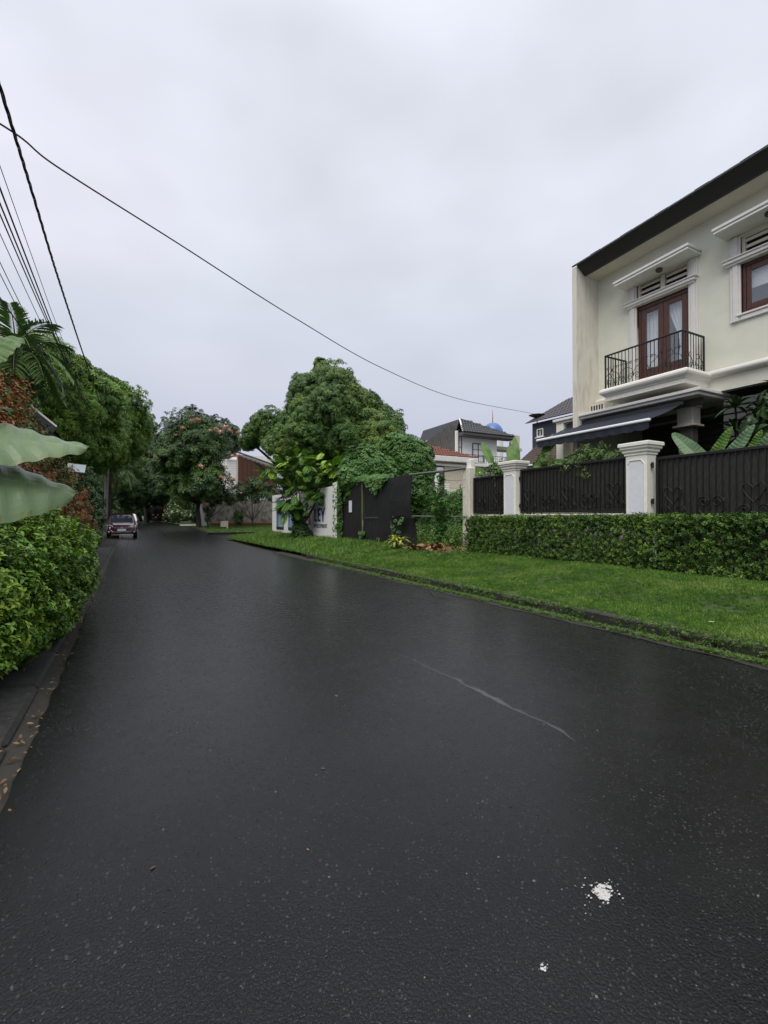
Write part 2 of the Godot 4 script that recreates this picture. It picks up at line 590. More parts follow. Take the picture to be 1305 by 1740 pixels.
func setting() -> void:
	struct("ground", rows(func(_a): return -160.0, func(_a): return 200.0, func(_x, a): return ground_rise(a) - 0.06, -40.0, 260.0, 6.0, 12), M.land)
	# the carriageway, with a newer layer of asphalt laid over its left side
	var road := struct("road", rows(func(a): return -0.50 + road_shift(a), func(a): return 5.62 + road_shift(a), func(_x, a): return ground_rise(a) - 0.012, -12.0, 120.0, 2.0, 2), M.road)
	var lay := Geo.new()
	var edge := func(a: float) -> float: return 2.58 + 0.05 * bumpy.get_noise_2d(a * 40.0, 3.0) + 0.015 * bumpy.get_noise_2d(a * 260.0, 9.0)
	var left := func(a: float) -> float: return -0.54 + road_shift(a) + 0.03 * bumpy.get_noise_2d(a * 60.0, 77.0)
	var a := -12.0
	while a < 120.0:
		var b := a + (0.06 if a > 0.4 and a < 12.0 else 1.0)
		var p0: float = edge.call(a) + road_shift(a)
		var p1: float = edge.call(b) + road_shift(b)
		lay.quad(V(left.call(a), ground_rise(a), a), V(p0, ground_rise(a), a), V(p1, ground_rise(b), b), V(left.call(b), ground_rise(b), b), Vector3.UP)
		lay.quad(V(p0, ground_rise(a), a), V(p0 + 0.012, ground_rise(a) - 0.011, a), V(p1 + 0.012, ground_rise(b) - 0.011, b), V(p1, ground_rise(b), b), Vector3(1, 0.4, 0))
		a = b
	var overlay := struct("road_overlay", lay, M.road_new)
	# stone chips standing a little proud of the worn surface, as far as they can be seen
	var chip := Geo.new()
	chip.tinted = true
	var rim: Array[Vector3] = []
	for k in 7:
		rim.append(Vector3(cos(TAU * k / 7.0) * (0.8 + 0.35 * fposmod(k * 0.61, 1.0)), 0.0, sin(TAU * k / 7.0) * (0.75 + 0.35 * fposmod(k * 0.37, 1.0))))
	for k in 7:
		var p: Vector3 = rim[k]
		var q: Vector3 = rim[(k + 1) % 7]
		chip.quad(p, q, q * 0.62 + Vector3(0, 0.34, 0), p * 0.62 + Vector3(0, 0.34, 0), p + q + Vector3.UP)
		chip.tri(Vector3(0, 0.40, 0), p * 0.62 + Vector3(0, 0.34, 0), q * 0.62 + Vector3(0, 0.34, 0), Vector3.UP)
	var chip_mesh := chip.done()
	var wet_stone := leafy(0.34, 0.0)
	wet_stone.backlight_enabled = false
	for side in 2:
		var where: Array[Transform3D] = []
		var tints := PackedColorArray()
		for i in 46000:
			var q := 0.35 + 8.0 * pow(rng.randf(), 1.45)
			var x := rng.randf_range(-0.5, 5.5)
			var on_overlay: bool = x < edge.call(q)
			if on_overlay != (side == 0):
				continue
			var s := rng.randf_range(0.0025, 0.0062) * (1.0 + 0.5 * bumpy.get_noise_2d(x * 30.0, q * 30.0))
			where.append(facing(Vector3(rng.randfn() * 0.12, 1, rng.randfn() * 0.12), rng.randf() * TAU, s, V(x, 0.0 if on_overlay else -0.012, q)))
			var t := 0.010 + 0.035 * pow(rng.randf(), 2.0) + (0.10 if rng.randf() < 0.006 else 0.0)
			tints.append(Color(t, t, t * rng.randf_range(0.9, 1.1)))
		scatter("stone_chips", overlay if side == 0 else road, chip_mesh, wet_stone, where, tints)
	# rain water standing along the low side of that joint
	var wet := Geo.new()
	a = 2.15
	while a < 4.25:
		var b := a + 0.05
		var w0 := (0.045 * pow(sin(PI * pow((4.25 - a) / 2.1, 1.6)), 0.7) * (0.7 + 0.9 * bumpy.get_noise_2d(a * 160.0, 50.0)))
		var w1 := (0.045 * pow(maxf(0.0, sin(PI * pow(maxf(0.0, 4.25 - b) / 2.1, 1.6))), 0.7) * (0.7 + 0.9 * bumpy.get_noise_2d(b * 160.0, 50.0)))
		wet.quad(V(edge.call(a) + 0.004, -0.0055, a), V(edge.call(a) + 0.012 + maxf(w0, 0.0), -0.0055, a), V(edge.call(b) + 0.012 + maxf(w1, 0.0), -0.0055, b), V(edge.call(b) + 0.004, -0.0055, b), Vector3.UP)
		a = b
	var water := struct("water", wet, M.film)
	water.name = "rain_water"
	struct("side_street", rows(func(_a): return 5.55, func(_a): return 45.0, func(_x, q): return ground_rise(q) - 0.016, 32.0, 39.4, 1.0, 4), M.road)
	# right verge: from the kerb up to the hedge and on into the empty lot
	struct("lawn_soil", smooth_rows(5.8, 20.0, func(x, q): return lawn_height(x, q), -8.0, 32.4, 0.4), M.turf)
	struct("far_verge", smooth_rows(5.6, 20.0, func(x, q): return ground_rise(q) + 0.10 + 0.02 * bumpy.get_noise_2d(x * 9.0, q * 9.0), 39.2, 56.0, 0.5), M.turf)
	struct("verge_beyond", rows(func(q): return 5.6 + road_shift(q), func(_q): return 30.0, func(_x, q): return ground_rise(q) + 0.08, 56.0, 120.0, 4.0, 3), M.turf)
	struct("left_ground", rows(func(q): return -30.0, func(q): return -1.28 + road_shift(q), func(_x, q): return ground_rise(q) + 0.03, -8.0, 120.0, 4.0, 3), M.soil)
	struct("gutter", rows(func(q): return -1.29 + road_shift(q), func(q): return -0.50 + road_shift(q), func(x, q): return ground_rise(q) - 0.022 + 0.012 * bumpy.get_noise_2d(x * 40.0, q * 20.0), -8.0, 60.0, 0.3, 4), M.soil)
	# right edge of the road: a strip of silt where weeds grow
	struct("silt_strip", rows(func(q): return 5.44 + 0.07 * bumpy.get_noise_2d(q * 35.0, 5.0), func(_q): return 5.84, func(x, _q): return -0.008 + (x - 5.42) * 0.06, -8.0, 20.0, 0.15, 2), M.soil)
	var drive := Geo.new()
	drive.rb(5.0, 9.0, ground_rise(55.0) + 0.03, ground_rise(55.0) + 0.17, 53.6, 56.6, 0.03)
	struct("driveway", drive, M.pale_slab)
	# kerbstones of the right verge, one by one
	var kerb := thing("kerb", "", "")
	kerb.set_meta("kind", "structure")
	a = -3.0
	while a < 16.4:
		var len_ := rng.randf_range(0.78, 0.86)
		var g := Geo.new()
		g.box(Vector3.ZERO, Vector3(0.15, 0.22, len_), 0.018)
		part("kerb_stone", g, M.kerb, kerb, Transform3D(Basis.from_euler(Vector3(rng.randf_range(-0.012, 0.012), rng.randf_range(-0.02, 0.02), rng.randf_range(-0.05, 0.05))), V(5.76 + rng.randf_range(-0.02, 0.02), 0.035 + rng.randf_range(-0.02, 0.012), a + len_ * 0.5)))
		a += len_ + 0.03
	# far kerb round the corner of the side street
	var far := thing("far_kerb", "", "")
	far.set_meta("kind", "structure")
	a = 39.3
	while a < 53.0:
		var g := Geo.new()
		g.box(Vector3.ZERO, Vector3(0.15, 0.2, 0.95), 0.02)
		part("kerb_stone", g, M.slab, far, Transform3D(Basis(), V(5.62, ground_rise(a + 0.5) + 0.03, a + 0.5)))
		a += 1.0
	for k in 12:
		var g := Geo.new()
		g.box(Vector3.ZERO, Vector3(0.95, 0.2, 0.15), 0.02)
		part("kerb_stone", g, M.slab, far, Transform3D(Basis(), V(6.2 + k, ground_rise(39.3) + 0.03, 39.3)))
	# concrete channel slabs beside the left gutter
	var chan := thing("drain_edge", "", "")
	chan.set_meta("kind", "structure")
	a = 1.4
	while a < 31.0:
		var g := Geo.new()
		g.box(Vector3.ZERO, Vector3(0.62, 0.16, 1.16), 0.03)
		part("edge_slab", g, M.slab, chan, Transform3D(Basis.from_euler(Vector3(0, rng.randf_range(-0.015, 0.015), -0.10 + rng.randf_range(-0.02, 0.02))), V(-0.98, -0.025, a + 0.6)))
		a += 1.2

func scroll(g: Geo, at: Vector3, x: Vector3, y: Vector3, size: float, r: float, turns := 1.3, flip := 1.0) -> void:
	# a wrought-iron spiral in the plane of x and y
	var p := PackedVector3Array()
	var n := 16
	for i in n + 1:
		var t := float(i) / n
		var ang := TAU * turns * t
		var rad := size * (1.0 - 0.8 * t)
		p.append(at + x * (rad * cos(ang) * flip) + y * (rad * sin(ang)))
	g.tube(p, [r], 4, false)

func curve(g: Geo, at: Vector3, x: Vector3, y: Vector3, pts: Array, r: float) -> void:
	var c := Curve3D.new()
	for i in pts.size():
		var q: Vector3 = at + x * pts[i][0] + y * pts[i][1]
		var b: Vector3 = at + x * pts[maxi(i - 1, 0)][0] + y * pts[maxi(i - 1, 0)][1]
		var f: Vector3 = at + x * pts[mini(i + 1, pts.size() - 1)][0] + y * pts[mini(i + 1, pts.size() - 1)][1]
		c.add_point(q, (b - f) / 6.0, (f - b) / 6.0)
	c.bake_interval = 0.03
	g.tube(c.get_baked_points(), [r], 4, false)

func wall_with_holes(x0: float, x1: float, y0: float, y1: float, a0: float, a1: float, holes: Array) -> Geo:
	# a wall along the street with rectangular openings [a0, a1, y0, y1] that do not overlap in a
	var g := Geo.new()
	holes.sort_custom(func(p, q): return p[0] < q[0])
	var a := a0
	for h in holes:
		g.rb(x0, x1, y0, y1, a, h[0])
		if h[2] > y0:
			g.rb(x0, x1, y0, h[2], h[0], h[1])
		if h[3] < y1:
			g.rb(x0, x1, h[3], y1, h[0], h[1])
		a = h[1]
	g.rb(x0, x1, y0, y1, a, a1)
	return g

func curtain(a0: float, a1: float, b0: float, b1: float, y0: float, y1: float, x: float) -> Geo:
	# pleats hanging from [a0, a1] at the top to [b0, b1] at the bottom
	var g := Geo.new()
	var n := 28
	var m := 8
	var ring: Array = []
	for j in m + 1:
		var t := float(j) / m
		var row: Array[Vector3] = []
		var e := smoothstep(0.0, 1.0, t)
		for i in n + 1:
			var s := float(i) / n
			row.append(V(x + 0.025 * sin(s * TAU * 5.0) * (0.6 + 0.4 * t), lerpf(y1, y0, t), lerpf(lerpf(a0, b0, e), lerpf(a1, b1, e), s)))
		ring.append(row)
	g.skin(ring, false)
	return g

func lift(a: float) -> float:
	return 0.045 * (9.87 - a)

func big_house() -> void:
	var h := thing("house", "two storey cream house with dark eaves, brown balcony doors and a blue awning", "house")
	var W := 13.0
	# front wall of the upper floor, its openings for the balcony door, the window and the vents over them
	part("wall", wall_with_holes(W, W + 0.22, 4.62, 9.32, 2.0, 9.87, [[7.13, 8.58, 5.16, 8.24], [4.2, 5.92, 6.37, 8.24]]), M.sage, h)
	var g := Geo.new()
	var p: Array[Vector3] = [V(12.0, 0.3, 9.87), V(12.0, 9.13, 9.87), V(16.0, 11.35, 9.87), V(20.0, 9.3, 9.87), V(20.0, 0.3, 9.87)]
	var q: Array[Vector3] = []
	for k in p:
		q.append(k + Vector3(0, 0, -0.16))
	g.fan(p, V(0, 0, -1))
	g.fan(q, V(0, 0, 1))
	for k in 5:
		g.quad(p[k], p[(k + 1) % 5], q[(k + 1) % 5], q[k], (p[k] + p[(k + 1) % 5]) * 0.5 - Vector3(16, 5, -9.9))
	part("side_wall", g, M.party, h)
	g = Geo.new()
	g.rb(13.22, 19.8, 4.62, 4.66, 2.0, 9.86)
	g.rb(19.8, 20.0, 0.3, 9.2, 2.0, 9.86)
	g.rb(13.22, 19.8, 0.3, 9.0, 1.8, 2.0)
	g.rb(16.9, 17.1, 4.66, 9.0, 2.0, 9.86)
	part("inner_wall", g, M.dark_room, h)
	# stains at the foot of the side wall
	# soffit and raked fascia
	g = Geo.new()
	g.quad(V(12.34, 8.93, 9.868), V(W + 0.05, 8.93, 9.868), V(W + 0.05, 8.93 + lift(1.0), 1.0), V(12.34, 8.93 + lift(1.0), 1.0), Vector3.DOWN)
	part("soffit", g, M.cream, h)
	g = Geo.new()
	g.quad(V(12.34, 8.925, 9.865), V(12.34, 8.925 + lift(1.0), 1.0), V(12.0, 9.17 + lift(1.0), 1.0), V(12.0, 9.17, 9.865), Vector3(-0.6, -0.8, 0))
	g.quad(V(12.34, 8.925, 9.865), V(12.34, 8.925 + lift(1.0), 1.0), V(12.42, 8.925 + lift(1.0), 1.0), V(12.42, 8.925, 9.865), Vector3.DOWN)
	g.quad(V(12.0, 9.17, 9.865), V(12.0, 9.17 + lift(1.0), 1.0), V(12.05, 9.2 + lift(1.0), 1.0), V(12.05, 9.2, 9.865), Vector3(0, 1, 0))
	part("fascia", g, M.fascia, h)
	g = Geo.new()
	g.tube(PackedVector3Array([V(11.985, 9.175, 9.86), V(11.985, 9.175 + lift(1.0), 1.0)]), [0.016], 6)
	part("gutter_edge", g, paint(Color(0.10, 0.105, 0.11), 0.4), h)
	# roof deck and tiles, each tile its own piece; slope 30 degrees
	g = Geo.new()
	g.quad(V(12.06, 9.16, 9.95), V(16.0, 11.36, 9.95), V(16.0, 11.36 + lift(1.0), 1.0), V(12.06, 9.16 + lift(1.0), 1.0), Vector3(-0.5, 1, 0))
	g.quad(V(20.0, 9.3, 9.95), V(16.0, 11.36, 9.95), V(16.0, 11.36 + lift(1.0), 1.0), V(20.0, 9.3 + lift(1.0), 1.0), Vector3(0.5, 1, 0))
	var roof := part("roof", g, M.fascia, h)
	var slope := Basis.from_euler(Vector3(0, 0, 0.50))
	var tilt := Basis.from_euler(Vector3(-atan(0.045), 0, 0))
	var tile := Geo.new()
	for k in 6:
		var z0 := -0.16 + k * 0.055
		var y0 := 0.004 * sin(PI * k / 6.0)
		var y1 := 0.004 * sin(PI * (k + 1) / 6.0)
		tile.quad(Vector3(-0.2, y0 + 0.014, z0), Vector3(-0.2, y1 + 0.014, z0 + 0.055), Vector3(0.2, y1, z0 + 0.055), Vector3(0.2, y0, z0), Vector3.UP)
		tile.quad(Vector3(-0.2, y0 + 0.014, z0), Vector3(-0.2, y1 + 0.014, z0 + 0.055), Vector3(-0.2, y1 - 0.035, z0 + 0.055), Vector3(-0.2, y0 - 0.035, z0), Vector3.LEFT)
	tile.quad(Vector3(-0.2, 0.025, -0.16), Vector3(0.2, 0, -0.16), Vector3(0.2, -0.02, -0.16), Vector3(-0.2, -0.01, -0.16), Vector3(0, 0, -1))
	var tile_mesh := tile.done()
	for row in 6:
		for k in 27:
			var a := 9.86 - k * 0.326
			var x := 12.16 + row * 0.31
			part("roof_tile", tile_mesh, M.tile, roof, Transform3D(tilt * slope * Basis.from_euler(Vector3(0, 0, rng.randf_range(-0.02, 0.02))), V(x, 9.235 + (x - 12.06) * 0.56 + lift(a) + rng.randf_range(-0.006, 0.006), a)))
	# string course, half round
	var prof: Array = []
	for k in 9:
		var ang := -PI / 2 + PI * k / 8.0
		prof.append(Vector2(W - 0.02 - 0.14 * cos(ang), 5.07 + 0.10 * sin(ang)))
	var sc := Geo.new()
	var r0: Array[Vector3] = []
	var r1: Array[Vector3] = []
	for k in prof:
		r0.append(V(k.x, k.y, 2.0))
		r1.append(V(k.x, k.y, 6.60))
	sc.skin([r0, r1], false)
	part("string_course", sc, M.trim, h)
	sc = Geo.new()
	r0 = []
	r1 = []
	for k in prof:
		r0.append(V(k.x, k.y, 8.95))
		r1.append(V(k.x, k.y, 9.868))
	sc.skin([r0, r1], false)
	part("string_course", sc, M.trim, h)
	balcony(h, W)
	opening(h, W, 7.13, 8.58, 5.16, 7.56, true)
	opening(h, W, 4.2, 5.92, 6.37, 7.60, false)
	carport(h, W)
	# garden lamp brackets and stains stay with the house: two small round ceiling lamps under the hoods
	for a in [7.72, 5.2]:
		var lamp := Geo.new()
		lamp.lathe(V(12.66, 8.265 + 0.045 * (7.0 - a), a), [[0.02, 0.0], [0.085, -0.005], [0.09, -0.05], [0.07, -0.085], [0.0, -0.09]], 14)
		part("hood_lamp", lamp, paint(Color(0.06, 0.06, 0.05), 0.4), h)

func opening(h: Node3D, W: float, a0: float, a1: float, y0: float, y1: float, door: bool) -> void:
	# casing round the whole opening
	var g := Geo.new()
	var low := y0 if door else y0 - 0.16
	for s in [[a0 - 0.23, a0], [a1, a1 + 0.23]]:
		g.rb(W - 0.05, W + 0.1, low, 8.27, s[0], s[1], 0.012)
		var mid: float = (s[0] + s[1]) * 0.5
		g.rb(W - 0.075, W - 0.05, low, 8.27, mid - 0.07, mid + 0.045, 0.01)
	if not door:
		g.rb(W - 0.09, W + 0.05, y0 - 0.05, y0, a0, a1 + 0.1, 0.012)
		g.rb(W - 0.06, W, y0 - 0.16, y0 - 0.052, a0, a1, 0.012)
	part("casing", g, M.trim, h)
	# the ledge between the door and the vent
	g = Geo.new()
	g.rb(W - 0.16, W + 0.12, 7.64, 7.72, a0 - 0.22, a1 + 0.33, 0.012)
	g.rb(W - 0.12, W + 0.12, 7.59, 7.64, a0 - 0.18, a1 + 0.29, 0.01)
	g.rb(W - 0.19, W + 0.1, 7.72, 7.76, a0 - 0.25, a1 + 0.36, 0.012)
	part("ledge", g, M.trim, h)
	# hood over the opening: a thin slab with a stepped edge
	g = Geo.new()
	var l0 := a0 - 0.32
	var l1 := a1 + 0.35
	for e in [[0.62, 8.33, 8.40], [0.585, 8.30, 8.33], [0.60, 8.255, 8.30]]:
		g.rb(W - e[0], W, e[1], e[2], l0 + (0.62 - e[0]), l1 - (0.62 - e[0]), 0.008)
	part("hood", g, M.white, h, Transform3D(Basis.from_euler(Vector3(-0.045, 0, 0)), Vector3(0, 0.045 * 7.0 + 0.01, 8.33 * 0.045)))
	# vent with two rows of louvres each side of a mullion
	var vent := part("vent", _vent_frame(W, a0, a1), M.cream, h)
	var half := (a1 - a0) * 0.5
	for side in 2:
		for k in 3:
			var s := Geo.new()
			s.box(Vector3.ZERO, Vector3(0.035, 0.085, half - 0.16), 0.008, Basis.from_euler(Vector3(0, 0, -0.35)))
			part("louvre", s, M.cream, vent, Transform3D(Basis(), V(W + 0.07, 7.83 + k * 0.155, a0 + half * (side + 0.5) + (0.01 if side else -0.01))))
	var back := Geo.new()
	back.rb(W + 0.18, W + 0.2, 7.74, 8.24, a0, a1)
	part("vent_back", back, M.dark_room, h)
	# wooden frame and leaves
	var fr := Geo.new()
	fr.rb(W + 0.04, W + 0.15, y1, 7.588, a0, a1)
	fr.rb(W + 0.04, W + 0.15, y1 - 0.09, y1, a0, a1, 0.008)
	fr.rb(W + 0.04, W + 0.15, y0, y1 - 0.09, a0, a0 + 0.075, 0.008)
	fr.rb(W + 0.04, W + 0.15, y0, y1 - 0.09, a1 - 0.075, a1, 0.008)
	if not door:
		fr.rb(W + 0.04, W + 0.15, y0, y0 + 0.09, a0 + 0.075, a1 - 0.075, 0.008)
	part("frame", fr, M.wood, h)
	var leaves := 2
	var wide := (a1 - a0 - 0.15) / leaves
	for k in leaves:
		var b0 := a0 + 0.075 + k * wide
		var b1 := b0 + wide
		var top := y1 - 0.095
		var bot := y0 + (0.01 if door else 0.095)
		var st := 0.15 if door else 0.10
		var low_rail := 0.55 if door else 0.12
		var lf := Geo.new()
		lf.rb(W + 0.06, W + 0.11, bot, top, b0 + 0.004, b0 + st, 0.008)
		lf.rb(W + 0.06, W + 0.11, bot, top, b1 - st, b1 - 0.004, 0.008)
		lf.rb(W + 0.06, W + 0.11, top - 0.13, top, b0 + st, b1 - st, 0.008)
		lf.rb(W + 0.06, W + 0.11, bot, bot + low_rail, b0 + st, b1 - st, 0.008)
		if door:
			lf.rb(W + 0.05, W + 0.062, bot + 0.1, bot + low_rail - 0.08, b0 + st + 0.05, b1 - st - 0.05, 0.006)
		var leaf := part("door" if door else "sash", lf, M.wood, h)
		var pn := Geo.new()
		pn.rb(W + 0.082, W + 0.088, bot + low_rail - 0.01, top - 0.12, b0 + st - 0.01, b1 - st + 0.01)
		part("pane", pn, M.glass, leaf)
		if door:
			if k == 1:
				part("curtain", curtain(b0 + 0.06, b1 - 0.04, b0 + 0.14, b1 - 0.06, y0 + 0.1, top, W + 0.24), M.curtain, h)
			else:
				part("curtain", curtain(b0 + 0.1, b1 - 0.02, b0 + 0.10, b0 + 0.30, y0 + 1.0, top, W + 0.24), M.curtain, h)
				part("curtain", curtain(b0 + 0.10, b0 + 0.30, b0 + 0.06, b1 - 0.18, y0 + 0.1, y0 + 1.0, W + 0.24), M.curtain, h)
		else:
			var bl := Geo.new()
			bl.rb(W + 0.2, W + 0.215, y0 + 0.62, y1, b0, b1)
			part("blind", bl, M.curtain, h)
	var room := Geo.new()
	room.rb(W + 0.9, W + 0.95, y0 - 0.1, y1 + 0.3, a0 - 0.5, a1 + 0.5)
	part("room_wall", room, paint(Color(0.12, 0.13, 0.15), 0.9), h)

func _vent_frame(W: float, a0: float, a1: float) -> Geo:
	var g := Geo.new()
	var mid := (a0 + a1) * 0.5
	g.rb(W + 0.03, W + 0.14, 7.762, 8.24, a0, a0 + 0.07, 0.006)
	g.rb(W + 0.03, W + 0.14, 7.762, 8.24, a1 - 0.07, a1, 0.006)
	g.rb(W + 0.03, W + 0.14, 7.762, 8.24, mid - 0.06, mid + 0.06, 0.006)
	g.rb(W + 0.03, W + 0.14, 8.20, 8.24, a0 + 0.07, mid - 0.06)
	g.rb(W + 0.03, W + 0.14, 8.20, 8.24, mid + 0.06, a1 - 0.07)
	return g

func balcony(h: Node3D, W: float) -> void:
	var A0 := 6.57
	var A1 := 8.97
	var X := 11.86
	# moulded slab: a quarter-round nosing over a stepped fascia
	var prof := [[0.0, 4.77], [0.0, 4.885], [0.03, 4.90], [0.035, 4.925], [0.075, 4.945], [0.11, 4.985], [0.125, 5.03], [0.115, 5.08], [0.08, 5.115], [0.03, 5.13]]
	var g := Geo.new()
	var pts: Array = []
	for q in prof:
		var o: float = q[0] - 0.1
		pts.append([V(W + 0.02, q[1], A0 - o), V(X - o, q[1], A0 - o), V(X - o, q[1], A1 + o), V(W + 0.02, q[1], A1 + o)])
	for i in pts.size() - 1:
		for k in 3:
			var o := Vector3(-1, 0, 0) if k == 1 else (V(0, 0, -1) if k == 0 else V(0, 0, 1))
			g.quad(pts[i][k], pts[i][k + 1], pts[i + 1][k + 1], pts[i + 1][k], o + Vector3(0, 0.001, 0))
	g.fan(pts[0], Vector3.DOWN)
	g.fan(pts[-1], Vector3.UP)
	var b := part("balcony", g, M.pillar, h)
	# iron railing on three sides
	var R := X + 0.14
	var t := 6.06
	var l0 := A0 + 0.17
	var l1 := A1 - 0.08
	var rail := Geo.new()
	rail.rb(R - 0.025, R + 0.025, t, t + 0.04, l0 - 0.025, l1 + 0.025, 0.008)
	for a in [l0, l1]:
		rail.rb(R + 0.026, W - 0.06, t, t + 0.04, a - 0.025, a + 0.025, 0.008)
		rail.rb(R - 0.02, R + 0.02, 5.13, t, a - 0.02, a + 0.02, 0.005)
		rail.rb(W - 0.1, W - 0.06, 5.13, t, a - 0.02, a + 0.02, 0.005)
	part("railing", rail, M.iron, b)
	var bar := Geo.new()
	bar.box(Vector3.ZERO, Vector3(0.014, t - 5.13, 0.014))
	var bar_mesh := bar.done()
	var n := 21
	for k in range(1, n):
		part("baluster", bar_mesh, M.iron, b, Transform3D(Basis(), V(R, (t + 5.13) * 0.5, lerpf(l0, l1, float(k) / n))))
	for a in [l0, l1]:
		for k in range(1, 8):
			part("baluster", bar_mesh, M.iron, b, Transform3D(Basis(), V(lerpf(R, W - 0.08, k / 8.0), (t + 5.13) * 0.5, a)))
	var ax := V(0, 0, 1)
	for k in 5:
		var s := Geo.new()
		var c := V(R - 0.012, 5.13, lerpf(l0, l1, (k + 0.5) / 5.0))
		for f in [-1.0, 1.0]:
			scroll(s, c + ax * (0.12 * f) + Vector3(0, 0.16, 0), ax * f, Vector3.UP, 0.10, 0.008, 1.4)
			curve(s, c, ax * f, Vector3.UP, [[0.22, 0.16], [0.17, 0.36], [0.02, 0.46], [0.06, 0.58], [0.15, 0.56]], 0.008)
			scroll(s, c + ax * (0.14 * f) + Vector3(0, 0.55, 0), ax * f, Vector3.UP, 0.05, 0.007, 1.2)
		part("scrollwork", s, M.iron, b)
	for a in [l0, l1]:
		var s := Geo.new()
		for k in 2:
			var c := V(lerpf(R, W - 0.08, (k + 0.5) / 2.0), 5.13, a)
			for f in [-1.0, 1.0]:
				scroll(s, c + Vector3(0.10 * f, 0.14, 0.01), Vector3.RIGHT * f, Vector3.UP, 0.085, 0.008, 1.4)
				curve(s, c + Vector3(0, 0, 0.01), Vector3.RIGHT * f, Vector3.UP, [[0.18, 0.14], [0.14, 0.3], [0.02, 0.38], [0.05, 0.46], [0.11, 0.44]], 0.008)
		part("scrollwork", s, M.iron, b)

func carport(h: Node3D, W: float) -> void:
	# flat concrete canopy with a stepped edge, resting on a post at its far end
	var g := Geo.new()
	g.rb(12.05, 16.9, 4.535, 4.618, 6.38, 10.87, 0.012)
	g.rb(12.12, 16.9, 4.46, 4.535, 6.45, 10.80, 0.012)
	var c := part("canopy", g, M.trim, h)
	g = Geo.new()
	g.rb(12.12, 12.45, 0.4, 4.46, 10.5, 10.79, 0.015)
	g.rb(15.9, 16.2, 0.4, 4.46, 10.5, 10.79, 0.015)
	part("post", g, M.pillar, c)
	g = Geo.new()
	for k in 3:
		g.rb(12.5 + k * 1.4, 12.62 + k * 1.4, 4.30, 4.46, 6.6, 10.7)
	part("joist", g, paint(Color(0.06, 0.05, 0.04), 0.8), c)
	# pilaster with a flared foot between the canopy and the front wall
	g = Geo.new()
	g.rb(12.62, 12.98, 3.86, 4.455, 6.86, 7.26, 0.012)
	g.rb(12.54, 13.0, 3.80, 3.858, 6.78, 7.34, 0.012)
	g.rb(12.58, 13.0, 4.30, 4.36, 6.82, 7.30, 0.012)
	part("pilaster", g, paint(Color(0.42, 0.39, 0.33), 0.7, 0.0, "mottle", Vector3.ONE), h)
	g = Geo.new()
	g.rb(12.66, 12.94, 0.4, 3.80, 6.9, 7.22, 0.012)
	part("column_shaft", g, paint(Color(0.05, 0.045, 0.04), 0.8), h)
	# ground floor behind: dark walls and a slatted shutter
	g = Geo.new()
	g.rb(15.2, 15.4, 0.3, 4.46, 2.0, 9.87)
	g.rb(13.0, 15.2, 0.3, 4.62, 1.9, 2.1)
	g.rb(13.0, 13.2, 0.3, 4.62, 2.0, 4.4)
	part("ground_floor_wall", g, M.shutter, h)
	var sh := Node3D.new()
	sh.name = "shutter"
	h.add_child(sh, true)
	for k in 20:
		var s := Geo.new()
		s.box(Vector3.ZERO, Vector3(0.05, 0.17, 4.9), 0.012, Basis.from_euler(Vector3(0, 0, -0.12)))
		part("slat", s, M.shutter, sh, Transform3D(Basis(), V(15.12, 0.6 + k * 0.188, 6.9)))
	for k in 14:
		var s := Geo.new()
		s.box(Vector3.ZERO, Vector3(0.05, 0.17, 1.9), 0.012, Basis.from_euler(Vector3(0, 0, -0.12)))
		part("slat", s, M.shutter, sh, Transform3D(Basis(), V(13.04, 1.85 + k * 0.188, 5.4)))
	# small louvred vent box on the canopy, beside the side wall
	g = Geo.new()
	g.rb(12.5, 12.9, 4.62, 4.92, 9.3, 9.86, 0.01)
	var vb := part("vent_box", g, M.old_white, h)
	for k in 5:
		var s := Geo.new()
		s.rb(12.485, 12.5, 4.66, 4.88, 9.36 + k * 0.09, 9.40 + k * 0.09)
		part("vent_slat", s, M.fascia, vb)
	# retractable awning, let down over the front of the carport
	var aw := thing("awning", "dark blue fabric awning with a white front bar under the balcony", "awning")
	var ax0 := 6.92
	var ax1 := 10.42
	g = Geo.new()
	var ring: Array = []
	for i in 9:
		var t := i / 8.0
		var row: Array[Vector3] = []
		for k in 13:
			var s := k / 12.0
			row.append(V(lerpf(12.25, 10.92, t), lerpf(4.33, 3.82, t) - 0.03 * sin(PI * t) + 0.006 * sin(s * 40.0), lerpf(ax0, ax1, s)))
		ring.append(row)
	g.skin(ring, false)
	part("fabric", g, M.awning, aw)
	g = Geo.new()
	for k in 70:
		var s := k / 70.0
		var s2 := (k + 1) / 70.0
		var d0 := 0.17 + 0.035 * absf(sin(s * PI * 10.0))
		var d1 := 0.17 + 0.035 * absf(sin(s2 * PI * 10.0))
		var w0 := 0.012 * sin(s * 60.0)
		var w1 := 0.012 * sin(s2 * 60.0)
		g.quad(V(10.90, 3.77, lerpf(ax0, ax1, s)), V(10.90, 3.77, lerpf(ax0, ax1, s2)), V(10.90 + w1, 3.77 - d1, lerpf(ax0, ax1, s2)), V(10.90 + w0, 3.77 - d0, lerpf(ax0, ax1, s)), Vector3.LEFT)
	part("valance", g, M.awning, aw)
	g = Geo.new()
	g.rb(10.86, 10.95, 3.765, 3.835, ax0 - 0.03, ax1 + 0.03, 0.02)
	part("front_bar", g, M.bar_white, aw)
	for a in [7.4, 9.9]:
		g = Geo.new()
		g.tube(PackedVector3Array([V(12.3, 4.2, a), V(11.7, 3.86, a + 0.35), V(10.95, 3.79, a)]), [0.02], 6)
		part("arm", g, M.fascia, aw)
	g = Geo.new()
	g.rb(12.2, 12.34, 4.28, 4.42, ax0 - 0.05, ax1 + 0.05, 0.03)
	part("roller", g, M.fascia, aw)

